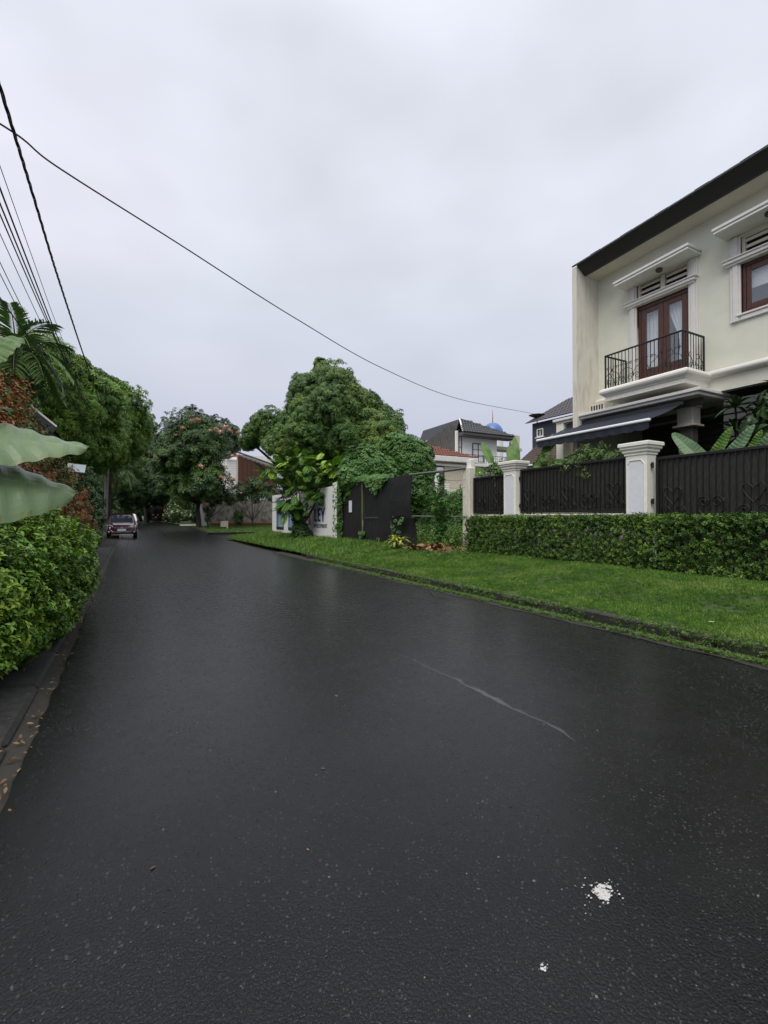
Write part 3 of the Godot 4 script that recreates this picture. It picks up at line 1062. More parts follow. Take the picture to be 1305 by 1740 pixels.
func frontage() -> void:
	# gate pillars with a recessed panel on the road side
	var labels := ["white gate pillar beside the right hand fence, nearest to the camera", "white gate pillar between the two left fence panels, with banana leaves behind"]
	var spots := [[6.41, 6.91], [10.41, 10.92]]
	for i in 2:
		var a0: float = spots[i][0]
		var a1: float = spots[i][1]
		var c := V(10.18, 0, (a0 + a1) * 0.5)
		var p := thing("gate_pillar", labels[i], "pillar", c, 0.0, "white gate pillars")
		var g := Geo.new()
		g.box(Vector3(0, 1.62, 0), Vector3(0.36, 2.64, 0.5), 0.012)
		part("shaft", g, M.pillar, p)
		g = Geo.new()
		# raised frame with clipped upper corners round the panel
		var o: Array = [[-0.2, 0.5], [-0.2, 2.66], [-0.13, 2.75], [0.13, 2.75], [0.2, 2.66], [0.2, 0.5]]
		for k in 5:
			g.beam(Vector3(-0.186, o[k][1], o[k][0]), Vector3(-0.186, o[k + 1][1], o[k + 1][0]), 0.025, 0.025, 0.006, Vector3.LEFT)
		part("panel_frame", g, M.pillar, p)
		g = Geo.new()
		var face: Array[Vector3] = []
		for k in o:
			face.append(Vector3(-0.1825, k[1], k[0]))
		g.fan(face, Vector3.LEFT)
		part("panel", g, M.pillar_panel, p)
		g = Geo.new()
		g.collar(Vector3.ZERO, 0.18, 0.25, [[0.0, 2.86], [0.02, 2.865], [0.02, 2.90], [0.05, 2.935], [0.05, 2.97], [0.085, 3.01], [0.085, 3.05], [0.115, 3.065], [0.115, 3.13], [0.10, 3.145], [0.0, 3.16]])
		part("capital", g, M.pillar, p)
		for y in [2.62, 1.82]:
			g = Geo.new()
			g.tube(PackedVector3Array([Vector3(-0.02, y - 0.06, 0.285), Vector3(-0.02, y + 0.06, 0.285)]), [0.03], 8)
			g.box(Vector3(-0.02, y, 0.265), Vector3(0.05, 0.05, 0.05))
			part("hinge", g, M.iron, p)
	var op := thing("concrete_post", "plain rust streaked concrete post at the far end of the fence", "post", V(10.14, 0, 12.74))
	var g := Geo.new()
	g.box(Vector3(0, 1.76, 0), Vector3(0.28, 2.78, 0.37), 0.02)
	part("shaft", g, M.old_white, op)
	g = Geo.new()
	g.box(Vector3(0.16, 3.3, -0.1), Vector3(0.2, 0.3, 0.22), 0.015)
	part("stub", g, M.white, op)
	# low walls under the fence
	g = Geo.new()
	g.rb(10.04, 10.32, 0.2, 1.56, 6.92, 10.40, 0.015)
	g.rb(10.04, 10.32, 0.2, 1.56, 10.93, 12.54, 0.015)
	solo("garden_wall", g, M.old_white, "low whitewashed wall carrying the black fence, behind the hedge", "wall")
	fence("black iron fence panel between the two white gate pillars", 6.97, 10.37, 2.88, 1.6)
	fence("short black iron fence panel beside the rust streaked concrete post", 10.95, 12.53, 2.80, 1.6)
	fence("wide black iron gate leaf with heart scrolls, right of the pillars", 2.6, 6.30, 2.78, 1.42)

func fence(label: String, a0: float, a1: float, top: float, low: float) -> void:
	var gate := label.contains("gate leaf")
	var f := thing("iron_gate" if gate else "iron_fence", label, "gate" if gate else "fence", V(10.17, 0, a0), 0.0, "black iron fence panels")
	var w := a1 - a0
	var g := Geo.new()
	g.box(Vector3(0, top - 0.03, -w / 2), Vector3(0.05, 0.06, w), 0.006)
	g.box(Vector3(0, low + 0.03, -w / 2), Vector3(0.05, 0.06, w), 0.006)
	for z in [-0.03, -w + 0.03]:
		g.box(Vector3(0, (top + low) / 2, z), Vector3(0.05, top - low - 0.122, 0.06), 0.006)
	part("frame", g, M.iron, f)
	g = Geo.new()
	g.box(Vector3(0.045, (top + low) / 2, -w / 2), Vector3(0.006, top - low - 0.02, w - 0.02))
	part("backing_sheet", g, M.sheet, f)
	var bar := Geo.new()
	bar.box(Vector3.ZERO, Vector3(0.022, top - low - 0.1, 0.022))
	var bm := bar.done()
	var n := int(w / 0.118)
	for k in range(1, n):
		part("bar", bm, M.iron, f, Transform3D(Basis(), Vector3(0.0, (top + low) / 2, -w * k / n)))
	var m := maxi(2, int(w / 0.62))
	var z := Vector3(0, 0, -1)
	for k in m:
		var s := Geo.new()
		var c := Vector3(-0.022, low + 0.06, -w * (k + 0.5) / m)
		for e in [-1.0, 1.0]:
			if k % 2 == 0:
				curve(s, c, z * e, Vector3.UP, [[0.0, 0.26], [0.13, 0.42], [0.19, 0.55], [0.11, 0.62], [0.0, 0.53]], 0.012)
				scroll(s, c + z * (0.15 * e) + Vector3(0, 0.13, 0), z * e, Vector3.UP, 0.11, 0.012, 1.4)
			else:
				scroll(s, c + z * (0.12 * e) + Vector3(0, 0.30, 0), z * e, Vector3.UP, 0.12, 0.012, 1.5)
				curve(s, c, z * e, Vector3.UP, [[0.24, 0.30], [0.22, 0.12], [0.06, 0.04], [0.0, 0.10]], 0.012)
		part("scrollwork", s, M.iron, f)

func car() -> void:
	var zc := -37.9
	var t := thing("parked_car", "dark maroon hatchback parked at the left kerb facing the camera", "car", Vector3(-0.36, ground_rise(37.0) + 0.0, zc))
	var maroon := paint(Color(0.075, 0.009, 0.018), 0.2)
	maroon.clearcoat_enabled = true
	maroon.clearcoat = 0.8
	maroon.clearcoat_roughness = 0.08
	var g := Geo.new()
	var st := [[-2.1, 0.42, 0.80, 0.92], [-1.95, 0.26, 0.88, 1.02], [-1.2, 0.22, 0.905, 1.03], [0.0, 0.22, 0.905, 1.02], [0.95, 0.22, 0.905, 1.03], [1.5, 0.24, 0.89, 0.97], [1.9, 0.26, 0.85, 0.88], [2.08, 0.30, 0.79, 0.80], [2.15, 0.36, 0.70, 0.70]]
	var rings: Array = []
	for s in st:
		var w: float = s[2]
		var lo: float = s[1]
		var hi: float = s[3]
		rings.append([Vector3(-w * 0.9, lo, s[0]), Vector3(w * 0.9, lo, s[0]), Vector3(w, lo + 0.12, s[0]), Vector3(w * 1.0, lerpf(lo, hi, 0.62), s[0]), Vector3(w * 0.96, hi - 0.09, s[0]), Vector3(w * 0.82, hi - 0.015, s[0]), Vector3(w * 0.4, hi + 0.01, s[0]), Vector3(-w * 0.4, hi + 0.01, s[0]), Vector3(-w * 0.82, hi - 0.015, s[0]), Vector3(-w * 0.96, hi - 0.09, s[0]), Vector3(-w, lerpf(lo, hi, 0.62), s[0]), Vector3(-w, lo + 0.12, s[0])])
	g.skin(rings)
	g.fan(rings[-1], Vector3(0, 0, 1))
	g.fan(rings[0], Vector3(0, 0, -1))
	var body := part("body", g, maroon, t)
	# cabin: glass all round, then roof and pillars in body colour
	g = Geo.new()
	var lv := [[0.98, 0.84, -2.0, 1.06], [1.30, 0.77, -1.93, 0.62], [1.55, 0.66, -1.72, 0.22]]
	rings = []
	for s in lv:
		rings.append([Vector3(-s[1], s[0], s[2]), Vector3(s[1], s[0], s[2]), Vector3(s[1], s[0], s[3] - 0.12), Vector3(s[1] * 0.8, s[0], s[3]), Vector3(-s[1] * 0.8, s[0], s[3]), Vector3(-s[1], s[0], s[3] - 0.12)])
	g.skin(rings, true, true)
	part("windscreen", g, paint(Color(0.03, 0.04, 0.05), 0.05), t)
	g = Geo.new()
	g.box(Vector3(0, 1.575, -0.77), Vector3(1.34, 0.07, 2.0), 0.03)
	part("roof", g, maroon, t)
	for s in [-1.0, 1.0]:
		g = Geo.new()
		g.beam(Vector3(0.82 * s, 1.0, 0.97), Vector3(0.655 * s, 1.56, 0.16), 0.07, 0.05, 0.01)
		g.beam(Vector3(0.85 * s, 1.0, -0.4), Vector3(0.67 * s, 1.56, -0.5), 0.08, 0.05, 0.01)
		part("pillar", g, maroon, t)
		g = Geo.new()
		g.box(Vector3(0.98 * s, 1.06, 0.66), Vector3(0.2, 0.15, 0.1), 0.04)
		part("mirror", g, maroon, t)
		# swept headlights
		g = Geo.new()
		var a: Array[Vector3] = [Vector3(0.50 * s, 0.70, 2.10), Vector3(0.80 * s, 0.72, 1.93), Vector3(0.845 * s, 0.86, 1.78), Vector3(0.76 * s, 0.87, 1.93), Vector3(0.52 * s, 0.80, 2.07)]
		var b: Array[Vector3] = []
		for k in a:
			b.append(k + Vector3(0.012 * s, 0.008, 0.04))
		g.fan(b, Vector3(0.2 * s, 0.2, 1))
		for k in 5:
			g.quad(a[k], a[(k + 1) % 5], b[(k + 1) % 5], b[k], (a[k] + b[(k + 1) % 5]) * 0.5 - Vector3(0.68 * s, 0.79, 1.96))
		part("headlight", g, paint(Color(0.72, 0.68, 0.62), 0.15), t)
		g = Geo.new()
		g.tube(PackedVector3Array([Vector3(0.72 * s, 0.42, 2.06), Vector3(0.72 * s, 0.42, 2.13)]), [0.055], 12)
		part("fog_lamp", g, paint(Color(0.75, 0.75, 0.72), 0.15), t)
		for z in [1.32, -1.3]:
			g = Geo.new()
			g.tube(PackedVector3Array([Vector3(0.70 * s, 0.335, z), Vector3(0.89 * s, 0.335, z), Vector3(0.915 * s, 0.335, z)]), [0.335, 0.335, 0.30], 20)
			var wheel := part("wheel", g, paint(Color(0.02, 0.02, 0.02), 0.8), t)
			g = Geo.new()
			g.tube(PackedVector3Array([Vector3(0.9 * s, 0.335, z), Vector3(0.925 * s, 0.335, z)]), [0.22, 0.2], 16)
			part("rim", g, paint(Color(0.4, 0.4, 0.4), 0.3, 0.8), wheel)
	var chrome := paint(Color(0.7, 0.7, 0.7), 0.18, 0.9)
	g = Geo.new()
	g.box(Vector3(0, 0.655, 2.165), Vector3(0.92, 0.16, 0.03), 0.01)
	var grille := part("grille", g, paint(Color(0.012, 0.012, 0.012), 0.5), t)
	g = Geo.new()
	g.box(Vector3(0, 0.705, 2.19), Vector3(0.96, 0.028, 0.03), 0.008)
	g.box(Vector3(0, 0.62, 2.19), Vector3(0.86, 0.016, 0.03), 0.006)
	part("chrome_bar", g, chrome, grille)
	# emblem of three lozenges
	g = Geo.new()
	for k in 3:
		var ang := PI / 2 + TAU * k / 3.0
		var d := Vector3(cos(ang), sin(ang), 0)
		var e := Vector3(-d.y, d.x, 0)
		var c := Vector3(0, 0.685, 2.212)
		var q: Array[Vector3] = [c, c + d * 0.04 + e * 0.023, c + d * 0.08, c + d * 0.04 - e * 0.023]
		g.quad(q[0], q[1], q[2], q[3], Vector3(0, 0, 1))
	part("emblem", g, chrome, t)
	g = Geo.new()
	g.box(Vector3(0, 0.525, 2.185), Vector3(0.5, 0.15, 0.02), 0.004)
	part("number_plate", g, paint(Color(0.72, 0.72, 0.72), 0.5), t)
	g = Geo.new()
	g.box(Vector3(0, 0.33, 2.14), Vector3(1.2, 0.14, 0.06), 0.02)
	part("lower_grille", g, paint(Color(0.015, 0.015, 0.015), 0.6), t)
	g = Geo.new()
	for s in [-1.0, 1.0]:
		g.beam(Vector3(0.5 * s, 0.405, 2.19), Vector3(0.64 * s, 0.50, 2.15), 0.03, 0.035, 0.008)
		g.beam(Vector3(0.64 * s, 0.50, 2.15), Vector3(0.82 * s, 0.51, 2.02), 0.03, 0.03, 0.008)
	g.box(Vector3(0, 0.40, 2.19), Vector3(1.02, 0.035, 0.03), 0.008)
	part("chrome_trim", g, chrome, t)
	# the white van behind it
	var v := thing("white_car", "white car parked just behind the maroon one, only its roof showing", "car", V(-0.1, ground_rise(51.0) - 0.24, 51.0))
	g = Geo.new()
	rings = []
	for s in [[0.35, 0.86, -2.1, 2.1], [1.0, 0.88, -2.15, 2.1], [1.1, 0.86, -2.15, 1.3], [1.52, 0.76, -2.05, 0.7], [1.6, 0.68, -1.9, 0.5]]:
		rings.append([Vector3(-s[1], s[0], s[2]), Vector3(s[1], s[0], s[2]), Vector3(s[1], s[0], s[3] - 0.15), Vector3(s[1] * 0.85, s[0], s[3]), Vector3(-s[1] * 0.85, s[0], s[3]), Vector3(-s[1], s[0], s[3] - 0.15)])
	g.skin(rings)
	g.fan(rings[-1], Vector3.UP)
	part("body", g, paint(Color(0.7, 0.7, 0.7), 0.3), v)
	g = Geo.new()
	g.quad(Vector3(-0.66, 1.13, 1.32), Vector3(0.66, 1.13, 1.32), Vector3(0.58, 1.48, 0.80), Vector3(-0.58, 1.48, 0.80), Vector3(0, 0.3, 1))
	part("windscreen", g, M.dark_glass, v)
	for s in [-1.0, 1.0]:
		for z in [1.35, -1.35]:
			g = Geo.new()
			g.tube(PackedVector3Array([Vector3(0.66 * s, 0.32, z), Vector3(0.87 * s, 0.32, z)]), [0.32], 16)
			part("wheel", g, paint(Color(0.02, 0.02, 0.02), 0.8), v)
	# a motorbike farther down on the right
	var b := thing("motorbike", "small dark motorbike with white mirrors far down the street", "motorbike", V(3.55, ground_rise(80.0), 80.0), 0.25)
	for z in [0.62, -0.62]:
		g = Geo.new()
		var ring := PackedVector3Array()
		for k in 17:
			ring.append(Vector3(0, 0.3 + 0.24 * sin(TAU * k / 16.0), z + 0.24 * cos(TAU * k / 16.0)))
		g.tube(ring, [0.055], 6, false)
		part("wheel", g, paint(Color(0.02, 0.02, 0.02), 0.8), b)
	g = Geo.new()
	g.box(Vector3(0, 0.62, -0.1), Vector3(0.3, 0.36, 1.0), 0.1)
	g.box(Vector3(0, 0.62, 0.48), Vector3(0.36, 0.55, 0.2), 0.08)
	part("fairing", g, paint(Color(0.03, 0.04, 0.04), 0.3), b)
	g = Geo.new()
	g.box(Vector3(0, 0.84, -0.35), Vector3(0.28, 0.1, 0.75), 0.04)
	part("seat", g, paint(Color(0.02, 0.02, 0.02), 0.7), b)
	g = Geo.new()
	g.tube(PackedVector3Array([Vector3(-0.36, 1.02, 0.4), Vector3(0, 0.98, 0.5), Vector3(0.36, 1.02, 0.4)]), [0.02], 6)
	part("handlebar", g, M.iron, b)
	for s in [-1.0, 1.0]:
		g = Geo.new()
		g.box(Vector3(0.34 * s, 1.2, 0.42), Vector3(0.15, 0.12, 0.03), 0.012)
		part("mirror", g, M.white, b)
	g = Geo.new()
	g.box(Vector3(0, 0.82, 0.6), Vector3(0.3, 0.16, 0.06), 0.02)
	part("headlight", g, M.white, b)

func tiled(h: Node3D, called: String, p: Vector3, along: Vector3, upward: Vector3, w: float, l: float, taper: float, m: Material, th := 0.3, step_ := 0.36, taper2 := -1.0) -> void:
	# a roof slope built from rows of curved tiles; taper shortens the upper rows at both ends
	var t2 := taper if taper2 < 0.0 else taper2
	var n := along.cross(upward).normalized()
	if n.y < 0.0:
		n = -n
	var g := Geo.new()
	g.quad(p, p + along * w, p + along * (w - t2) + upward * l, p + along * taper + upward * l, n)
	var deck := part(called, g, m, h)
	var tile := Geo.new()
	var q: Array[Vector3] = []
	for k in 5:
		q.append(along * (th * (k / 4.0 - 0.5)) + n * (0.02 + 0.05 * sin(PI * k / 4.0)))
	for k in 4:
		tile.quad(q[k] + n * 0.02, q[k + 1] + n * 0.02, q[k + 1] + upward * step_, q[k] + upward * step_, n)
		tile.quad(q[k] + n * 0.02, q[k + 1] + n * 0.02, q[k + 1] - n * 0.03, q[k] - n * 0.03, -upward)
	var mesh := tile.done()
	var rows_ := int(l / step_)
	var where: Array[Transform3D] = []
	var tints := PackedColorArray()
	for r in rows_:
		var inset := taper * (r * step_) / l
		var span := w - inset - t2 * (r * step_) / l
		var cols := int(span / th)
		for c in cols:
			where.append(Transform3D(Basis(), p + upward * (r * step_) + along * (inset + (c + 0.5) * span / maxf(cols, 1))))
			tints.append(Color.WHITE)
	if where.size() < 240:
		for t in where:
			part("tile", mesh, m, deck, t)
	elif where.size():
		scatter("tiles", deck, mesh, m, where, tints)

func window_in(h: Node3D, c: Vector3, right: Vector3, w: float, hgt: float, m: Material, cols: int, rows_: int) -> void:
	# framed panes set on a wall; c is the middle of the sill
	var out := right.cross(Vector3.UP).normalized()
	var b := Basis(right, Vector3.UP, out)
	var fr := Geo.new()
	for s in [-1.0, 1.0]:
		fr.box(Vector3(s * (w / 2 - 0.04), hgt / 2, 0), Vector3(0.08, hgt, 0.1), 0.01)
	for y in [0.04, hgt - 0.04]:
		fr.box(Vector3(0, y, 0.004), Vector3(w - 0.162, 0.08, 0.1), 0.01)
	for k in range(1, cols):
		fr.box(Vector3(-w / 2 + w * k / cols, hgt / 2, 0.0), Vector3(0.05, hgt - 0.162, 0.06))
	for k in range(1, rows_):
		fr.box(Vector3(0, hgt * k / rows_, -0.005), Vector3(w - 0.162, 0.035, 0.05))
	var f := part("window", fr, m, h, Transform3D(b, c))
	var pn := Geo.new()
	pn.box(Vector3(0, hgt / 2, -0.03), Vector3(w - 0.1, hgt - 0.1, 0.012))
	part("pane", pn, M.dark_glass, f)
	var sl := Geo.new()
	sl.box(Vector3(0, -0.04, 0.05), Vector3(w + 0.16, 0.07, 0.2), 0.01)
	part("sill", sl, M.white, f)

func far_houses() -> void:
	var white := paint(Color(0.74, 0.74, 0.72), 0.8, 0.0, "mottle", Vector3.ONE * 0.2)
	var cream := paint(Color(0.60, 0.55, 0.45), 0.8, 0.0, "soft_streak", Vector3(0.6, 0.2, 0.6))
	var grey := paint(Color(0.15, 0.143, 0.14), 0.85, 0.0, "streak", Vector3(0.8, 0.1, 0.8))
	var black_tile := paint(Color(0.035, 0.037, 0.042), 0.55)
	var red_tile := paint(Color(0.23, 0.065, 0.035), 0.7, 0.0, "speck", Vector3.ONE * 0.8)
	var brown_tile := paint(Color(0.10, 0.065, 0.05), 0.8, 0.0, "speck", Vector3.ONE * 0.8)
	# white two storey house with a black hipped roof
	var h := thing("white_house", "white two storey house with a black hipped roof and grey side wall", "house")
	var g := Geo.new()
	g.rb(27.5, 32.5, 0.3, 9.25, 36.4, 46.0)
	part("wall", g, white, h)
	g = Geo.new()
	var p: Array[Vector3] = [V(27.42, 5.6, 36.4), V(27.42, 9.7, 36.4), V(27.42, 10.6, 37.2), V(27.42, 9.2, 42.6), V(27.42, 7.9, 46.0), V(27.42, 5.6, 46.0)]
	g.fan(p, Vector3.LEFT)
	part("side_wall", g, grey, h)
	g = Geo.new()
	g.rb(27.3, 27.55, 0.3, 9.75, 36.2, 36.4, 0.02)
	part("corner_pilaster", g, M.white, h)
	g = Geo.new()
	g.rb(27.56, 33.9, 9.3, 9.55, 35.4, 36.38, 0.02)
	g.rb(27.56, 33.9, 9.25, 9.3, 35.5, 36.38)
	part("eave", g, paint(Color(0.09, 0.085, 0.085), 0.8), h)
	tiled(h, "front_roof", V(27.45, 9.57, 35.35), Vector3.RIGHT, V(0, 1.42, 1.25).normalized(), 6.5, 1.89, 0.55, black_tile, 0.3, 0.3, 5.6)
	g = Geo.new()
	g.quad(V(28.0, 10.99, 36.6), V(27.42, 9.75, 36.4), V(27.42, 9.5, 43.0), V(28.0, 10.9, 43.0), Vector3(-1, 0.4, 0))
	g.quad(V(28.0, 10.99, 36.6), V(33.95, 9.57, 35.35), V(33.95, 9.57, 46.0), V(28.0, 10.9, 43.0), Vector3(0.4, 1, 0))
	part("rear_roof", g, black_tile, h)
	g = Geo.new()
	g.beam(V(27.5, 9.6, 35.4), V(28.0, 11.02, 36.6), 0.14, 0.1, 0.02)
	part("hip_trim", g, M.white, h)
	g = Geo.new()
	g.beam(V(28.0, 11.02, 36.6), V(33.9, 9.62, 35.4), 0.14, 0.1, 0.02)
	part("hip_ridge", g, black_tile, h)
	window_in(h, V(30.1, 6.9, 36.38), Vector3.RIGHT, 1.45, 1.85, black_tile, 2, 3)
	window_in(h, V(27.9, 6.6, 36.38), Vector3.RIGHT, 0.4, 3.3, black_tile, 1, 2)
	g = Geo.new()
	g.rb(34.2, 35.4, 6.0, 9.95, 36.2, 36.5, 0.02)
	g.rb(32.6, 36.0, 8.4, 8.7, 36.5, 38.0)
	part("fin_wall", g, cream, h)
	# railing of its balcony
	g = Geo.new()
	g.rb(27.6, 33.0, 6.35, 6.6, 35.2, 36.38, 0.02)
	part("balcony", g, white, h)
	g = Geo.new()
	g.rb(27.6, 33.0, 7.42, 7.46, 35.25, 35.3)
	for k in 24:
		g.rb(27.65 + k * 0.23, 27.67 + k * 0.23, 6.6, 7.42, 35.265, 35.285)
	part("railing", g, M.steel, h)
	# lower cream house with a red tiled roof in front of it
	h = thing("red_roof_house", "cream house with red roof tiles left of the white house", "house")
	g = Geo.new()
	g.rb(17.0, 27.2, 0.3, 6.4, 33.4, 40.0)
	part("wall", g, cream, h)
	g = Geo.new()
	g.rb(20.3, 27.25, 6.3, 6.75, 32.9, 33.38, 0.03)
	g.rb(20.5, 27.2, 5.95, 6.1, 33.2, 33.38, 0.02)
	part("fascia", g, M.white, h)
	tiled(h, "roof", V(16.5, 6.76, 32.95), Vector3.RIGHT, V(0, 1.3, 2.0).normalized(), 10.8, 2.4, 2.0, red_tile, 0.3, 0.34, 5.6)
	window_in(h, V(23.3, 4.35, 33.38), Vector3.RIGHT, 1.15, 1.55, M.wood, 2, 1)
	var bl := Geo.new()
	bl.rb(22.85, 23.75, 4.5, 5.8, 33.3, 33.33)
	part("blind", bl, M.curtain, h)
	g = Geo.new()
	g.rb(20.4, 28.0, 3.05, 3.3, 32.0, 33.38, 0.02)
	part("ledge", g, M.white, h)
	for k in 6:
		g = Geo.new()
		g.rb(20.4, 24.4, 3.42 + k * 0.17, 3.55 + k * 0.17, 33.3, 33.38, 0.012)
		part("cladding_board", g, M.white, h)
	g = Geo.new()
	for k in 3:
		g.rb(24.6, 28.0, 3.65 + k * 0.3, 3.69 + k * 0.3, 32.1, 32.14)
	for k in 5:
		g.rb(24.6 + k * 0.82, 24.66 + k * 0.82, 3.3, 4.3, 32.09, 32.15)
	part("railing", g, M.steel, h)
	# blue dome with a spire
	h = thing("blue_dome", "blue dome with a thin red spire rising over the black roof", "dome", V(54.0, 0.0, 61.5))
	var pr: Array = []
	for k in 12:
		var t := k / 11.0
		pr.append([1.75 * cos(t * PI / 2) + 0.01, 15.6 + 1.95 * sin(t * PI / 2)])
	g = Geo.new()
	g.lathe(Vector3.ZERO, pr, 24)
	part("dome", g, paint(Color(0.07, 0.15, 0.36), 0.4), h)
	g = Geo.new()
	g.lathe(Vector3.ZERO, [[1.7, 0.5], [1.7, 15.2], [1.95, 15.3], [1.95, 15.5], [1.75, 15.6]], 24)
	part("drum", g, white, h)
	g = Geo.new()
	g.tube(PackedVector3Array([Vector3(0, 17.5, 0), Vector3(0, 18.6, 0), Vector3(0, 19.8, 0)]), [0.09, 0.06, 0.02], 6)
	part("spire", g, paint(Color(0.35, 0.12, 0.05), 0.5), h)
	# dark blue grey house behind the awning
	h = thing("dark_house", "dark blue grey house with a small window behind the awning", "house")
	var slate := paint(Color(0.038, 0.044, 0.062), 0.7, 0.0, "mottle", Vector3.ONE * 0.4)
	g = Geo.new()
	g.rb(27.0, 36.0, 0.3, 8.62, 14.0, 26.3)
	part("wall", g, slate, h)
	tiled(h, "roof", V(26.6, 8.63, 26.6), V(0, 0, -1), Vector3(4.2, 2.4, 0).normalized(), 12.8, 4.8, 0.8, paint(Color(0.05, 0.045, 0.05), 0.6), 0.3, 0.4)
	window_in(h, V(26.98, 7.5, 25.5), V(0, 0, -1), 0.62, 0.62, M.white, 2, 1)
	# antenna dish beside it
	var d := thing("antenna_dish", "shallow metal dish antenna on the dark house wall", "antenna", V(27.4, 8.62, 26.2))
	g = Geo.new()
	g.tube(PackedVector3Array([Vector3(0, 0, 0), Vector3(0, 0.5, 0)]), [0.04], 6)
	part("mast", g, M.steel, d)
	g = Geo.new()
	g.lathe(Vector3(0, 0.5, 0), [[0.02, 0.0], [0.35, 0.05], [0.62, 0.18], [0.60, 0.2], [0.33, 0.07], [0.01, 0.02]], 18)
	part("dish", g, M.steel, d)
	# brown roof between
	h = thing("brown_roof_house", "low house with weathered brown roof tiles between the white house and awning", "house")
	g = Geo.new()
	g.rb(25.2, 26.8, 0.3, 5.2, 14.0, 25.4)
	part("wall", g, cream, h)
	tiled(h, "roof", V(24.6, 5.22, 25.7), V(0, 0, -1), Vector3(2.3, 1.7, 0).normalized(), 12.0, 3.0, 0.0, brown_tile, 0.3, 0.34)
	# modern house on the far corner: white slatted side and a rust brown facade
	h = thing("modern_house", "modern house with rust brown cladding and a white louvred side", "house")
	var rust := paint(Color(0.13, 0.042, 0.018), 0.6, 0.0, "streak", Vector3(1.5, 0.3, 1.5))
	g = Geo.new()
	g.rb(10.9, 15.5, 3.0, 8.7, 55.6, 64.0)
	part("wall", g, M.white, h)
	for k in 9:
		g = Geo.new()
		g.rb(11.02 + k * 0.5, 11.5 + k * 0.5, 4.3, 8.5 - k * 0.15, 55.35, 55.59, 0.01)
		part("cladding_panel", g, rust, h)
	for k in 14:
		g = Geo.new()
		g.beam(V(10.88, 4.6 + k * 0.28, 56.0), V(10.88, 4.6 + k * 0.28, 63.8), 0.04, 0.24, 0.01)
		part("louvre", g, M.white, h)
	for k in 14:
		g = Geo.new()
		g.rb(9.75, 10.88, 4.5 + k * 0.26, 4.74 + k * 0.26, 55.55, 55.62, 0.012)
		part("white_board", g, M.white, h)
	g = Geo.new()
	g.rb(9.7, 10.9, 4.4, 8.15, 55.63, 64.0)
	part("white_box", g, M.white, h)
	g = Geo.new()
	g.beam(V(9.6, 8.3, 55.3), V(10.95, 8.95, 55.3), 0.25, 0.12)
	g.beam(V(10.95, 8.95, 55.3), V(15.6, 7.6, 55.3), 0.4, 0.12)
	part("roof_edge", g, grey, h)
	g = Geo.new()
	g.rb(8.0, 11.6, 4.15, 4.4, 54.9, 60.0, 0.02)
	part("porch_roof", g, M.white, h)

func left_house() -> void:
	var h := thing("gatehouse", "small house with a dark sloping eave behind the red hedge", "house")
	var g := Geo.new()
	g.rb(-6.2, -3.1, 0.0, 4.2, 17.4, 23.0)
	part("wall", g, M.old_white, h)
	g = Geo.new()
	for s in [[-1.95, 4.08, -4.3, 6.16], [-6.65, 4.08, -4.3, 6.16]]:
		g.quad(V(s[0], s[1], 16.9), V(s[2], s[3], 16.9), V(s[2], s[3], 23.5), V(s[0], s[1], 23.5), Vector3.UP)
		g.quad(V(s[0], s[1] - 0.1, 16.9), V(s[2], s[3] - 0.1, 16.9), V(s[2], s[3] - 0.1, 23.5), V(s[0], s[1] - 0.1, 23.5), Vector3.DOWN)
	part("roof", g, M.fascia, h)
	g = Geo.new()
	g.beam(V(-1.9, 4.02, 16.86), V(-4.3, 6.12, 16.86), 0.05, 0.22, 0.01)
	part("bargeboard", g, M.fascia, h)
	g = Geo.new()
	g.beam(V(-1.86, 4.14, 16.83), V(-4.3, 6.27, 16.83), 0.05, 0.05, 0.01)
	part("verge_trim", g, M.white, h)
	# pale metal canopy seen over the end of the hedge
	var c := thing("metal_canopy", "small pale metal canopy on posts beyond the red hedge", "canopy", V(-2.2, ground_rise(27.0), 27.0))
	g = Geo.new()
	g.box(Vector3(0, 3.85, 0), Vector3(0.75, 0.05, 0.9), 0.01, Basis.from_euler(Vector3(0.5, 0, -0.1)))
	part("sheet", g, paint(Color(0.28, 0.31, 0.35), 0.5), c)
	for x in [-0.3, 0.3]:
		g = Geo.new()
		g.tube(PackedVector3Array([Vector3(x, 0, -0.1), Vector3(x, 3.85, -0.1)]), [0.025], 6)
		part("post", g, M.steel, c)

func poster_image(seed_: int) -> ImageTexture:
	# flat print: pale buildings under a blue sky
	var im := Image.create(64, 160, false, Image.FORMAT_RGB8)
	var f := FastNoiseLite.new()
	f.seed = seed_
	f.frequency = 0.05
	for y in 160:
		for x in 64:
			var t := y / 160.0
			var n := f.get_noise_2d(x, y * 0.6)
			var c := Color(0.16, 0.36, 0.52).lerp(Color(0.45, 0.62, 0.72), clampf(t + n * 0.7, 0.0, 1.0))
			im.set_pixel(x, y, c)
	var r := RandomNumberGenerator.new()
	r.seed = seed_
	for k in 9:
		var w := r.randi_range(6, 14)
		var h := r.randi_range(40, 110)
		var x := r.randi_range(0, 64 - w)
		var k2 := r.randf_range(0.35, 0.85)
		im.fill_rect(Rect2i(x, 160 - h, w, h - 12), Color(k2 * 0.85, k2 * 0.95, k2))
		for j in range(160 - h + 4, 146, 7):
			im.fill_rect(Rect2i(x + 1, j, w - 2, 2), Color(0.12, 0.2, 0.28))
	im.fill_rect(Rect2i(0, 148, 64, 12), Color(0.05, 0.09, 0.12))
	return ImageTexture.create_from_image(im)

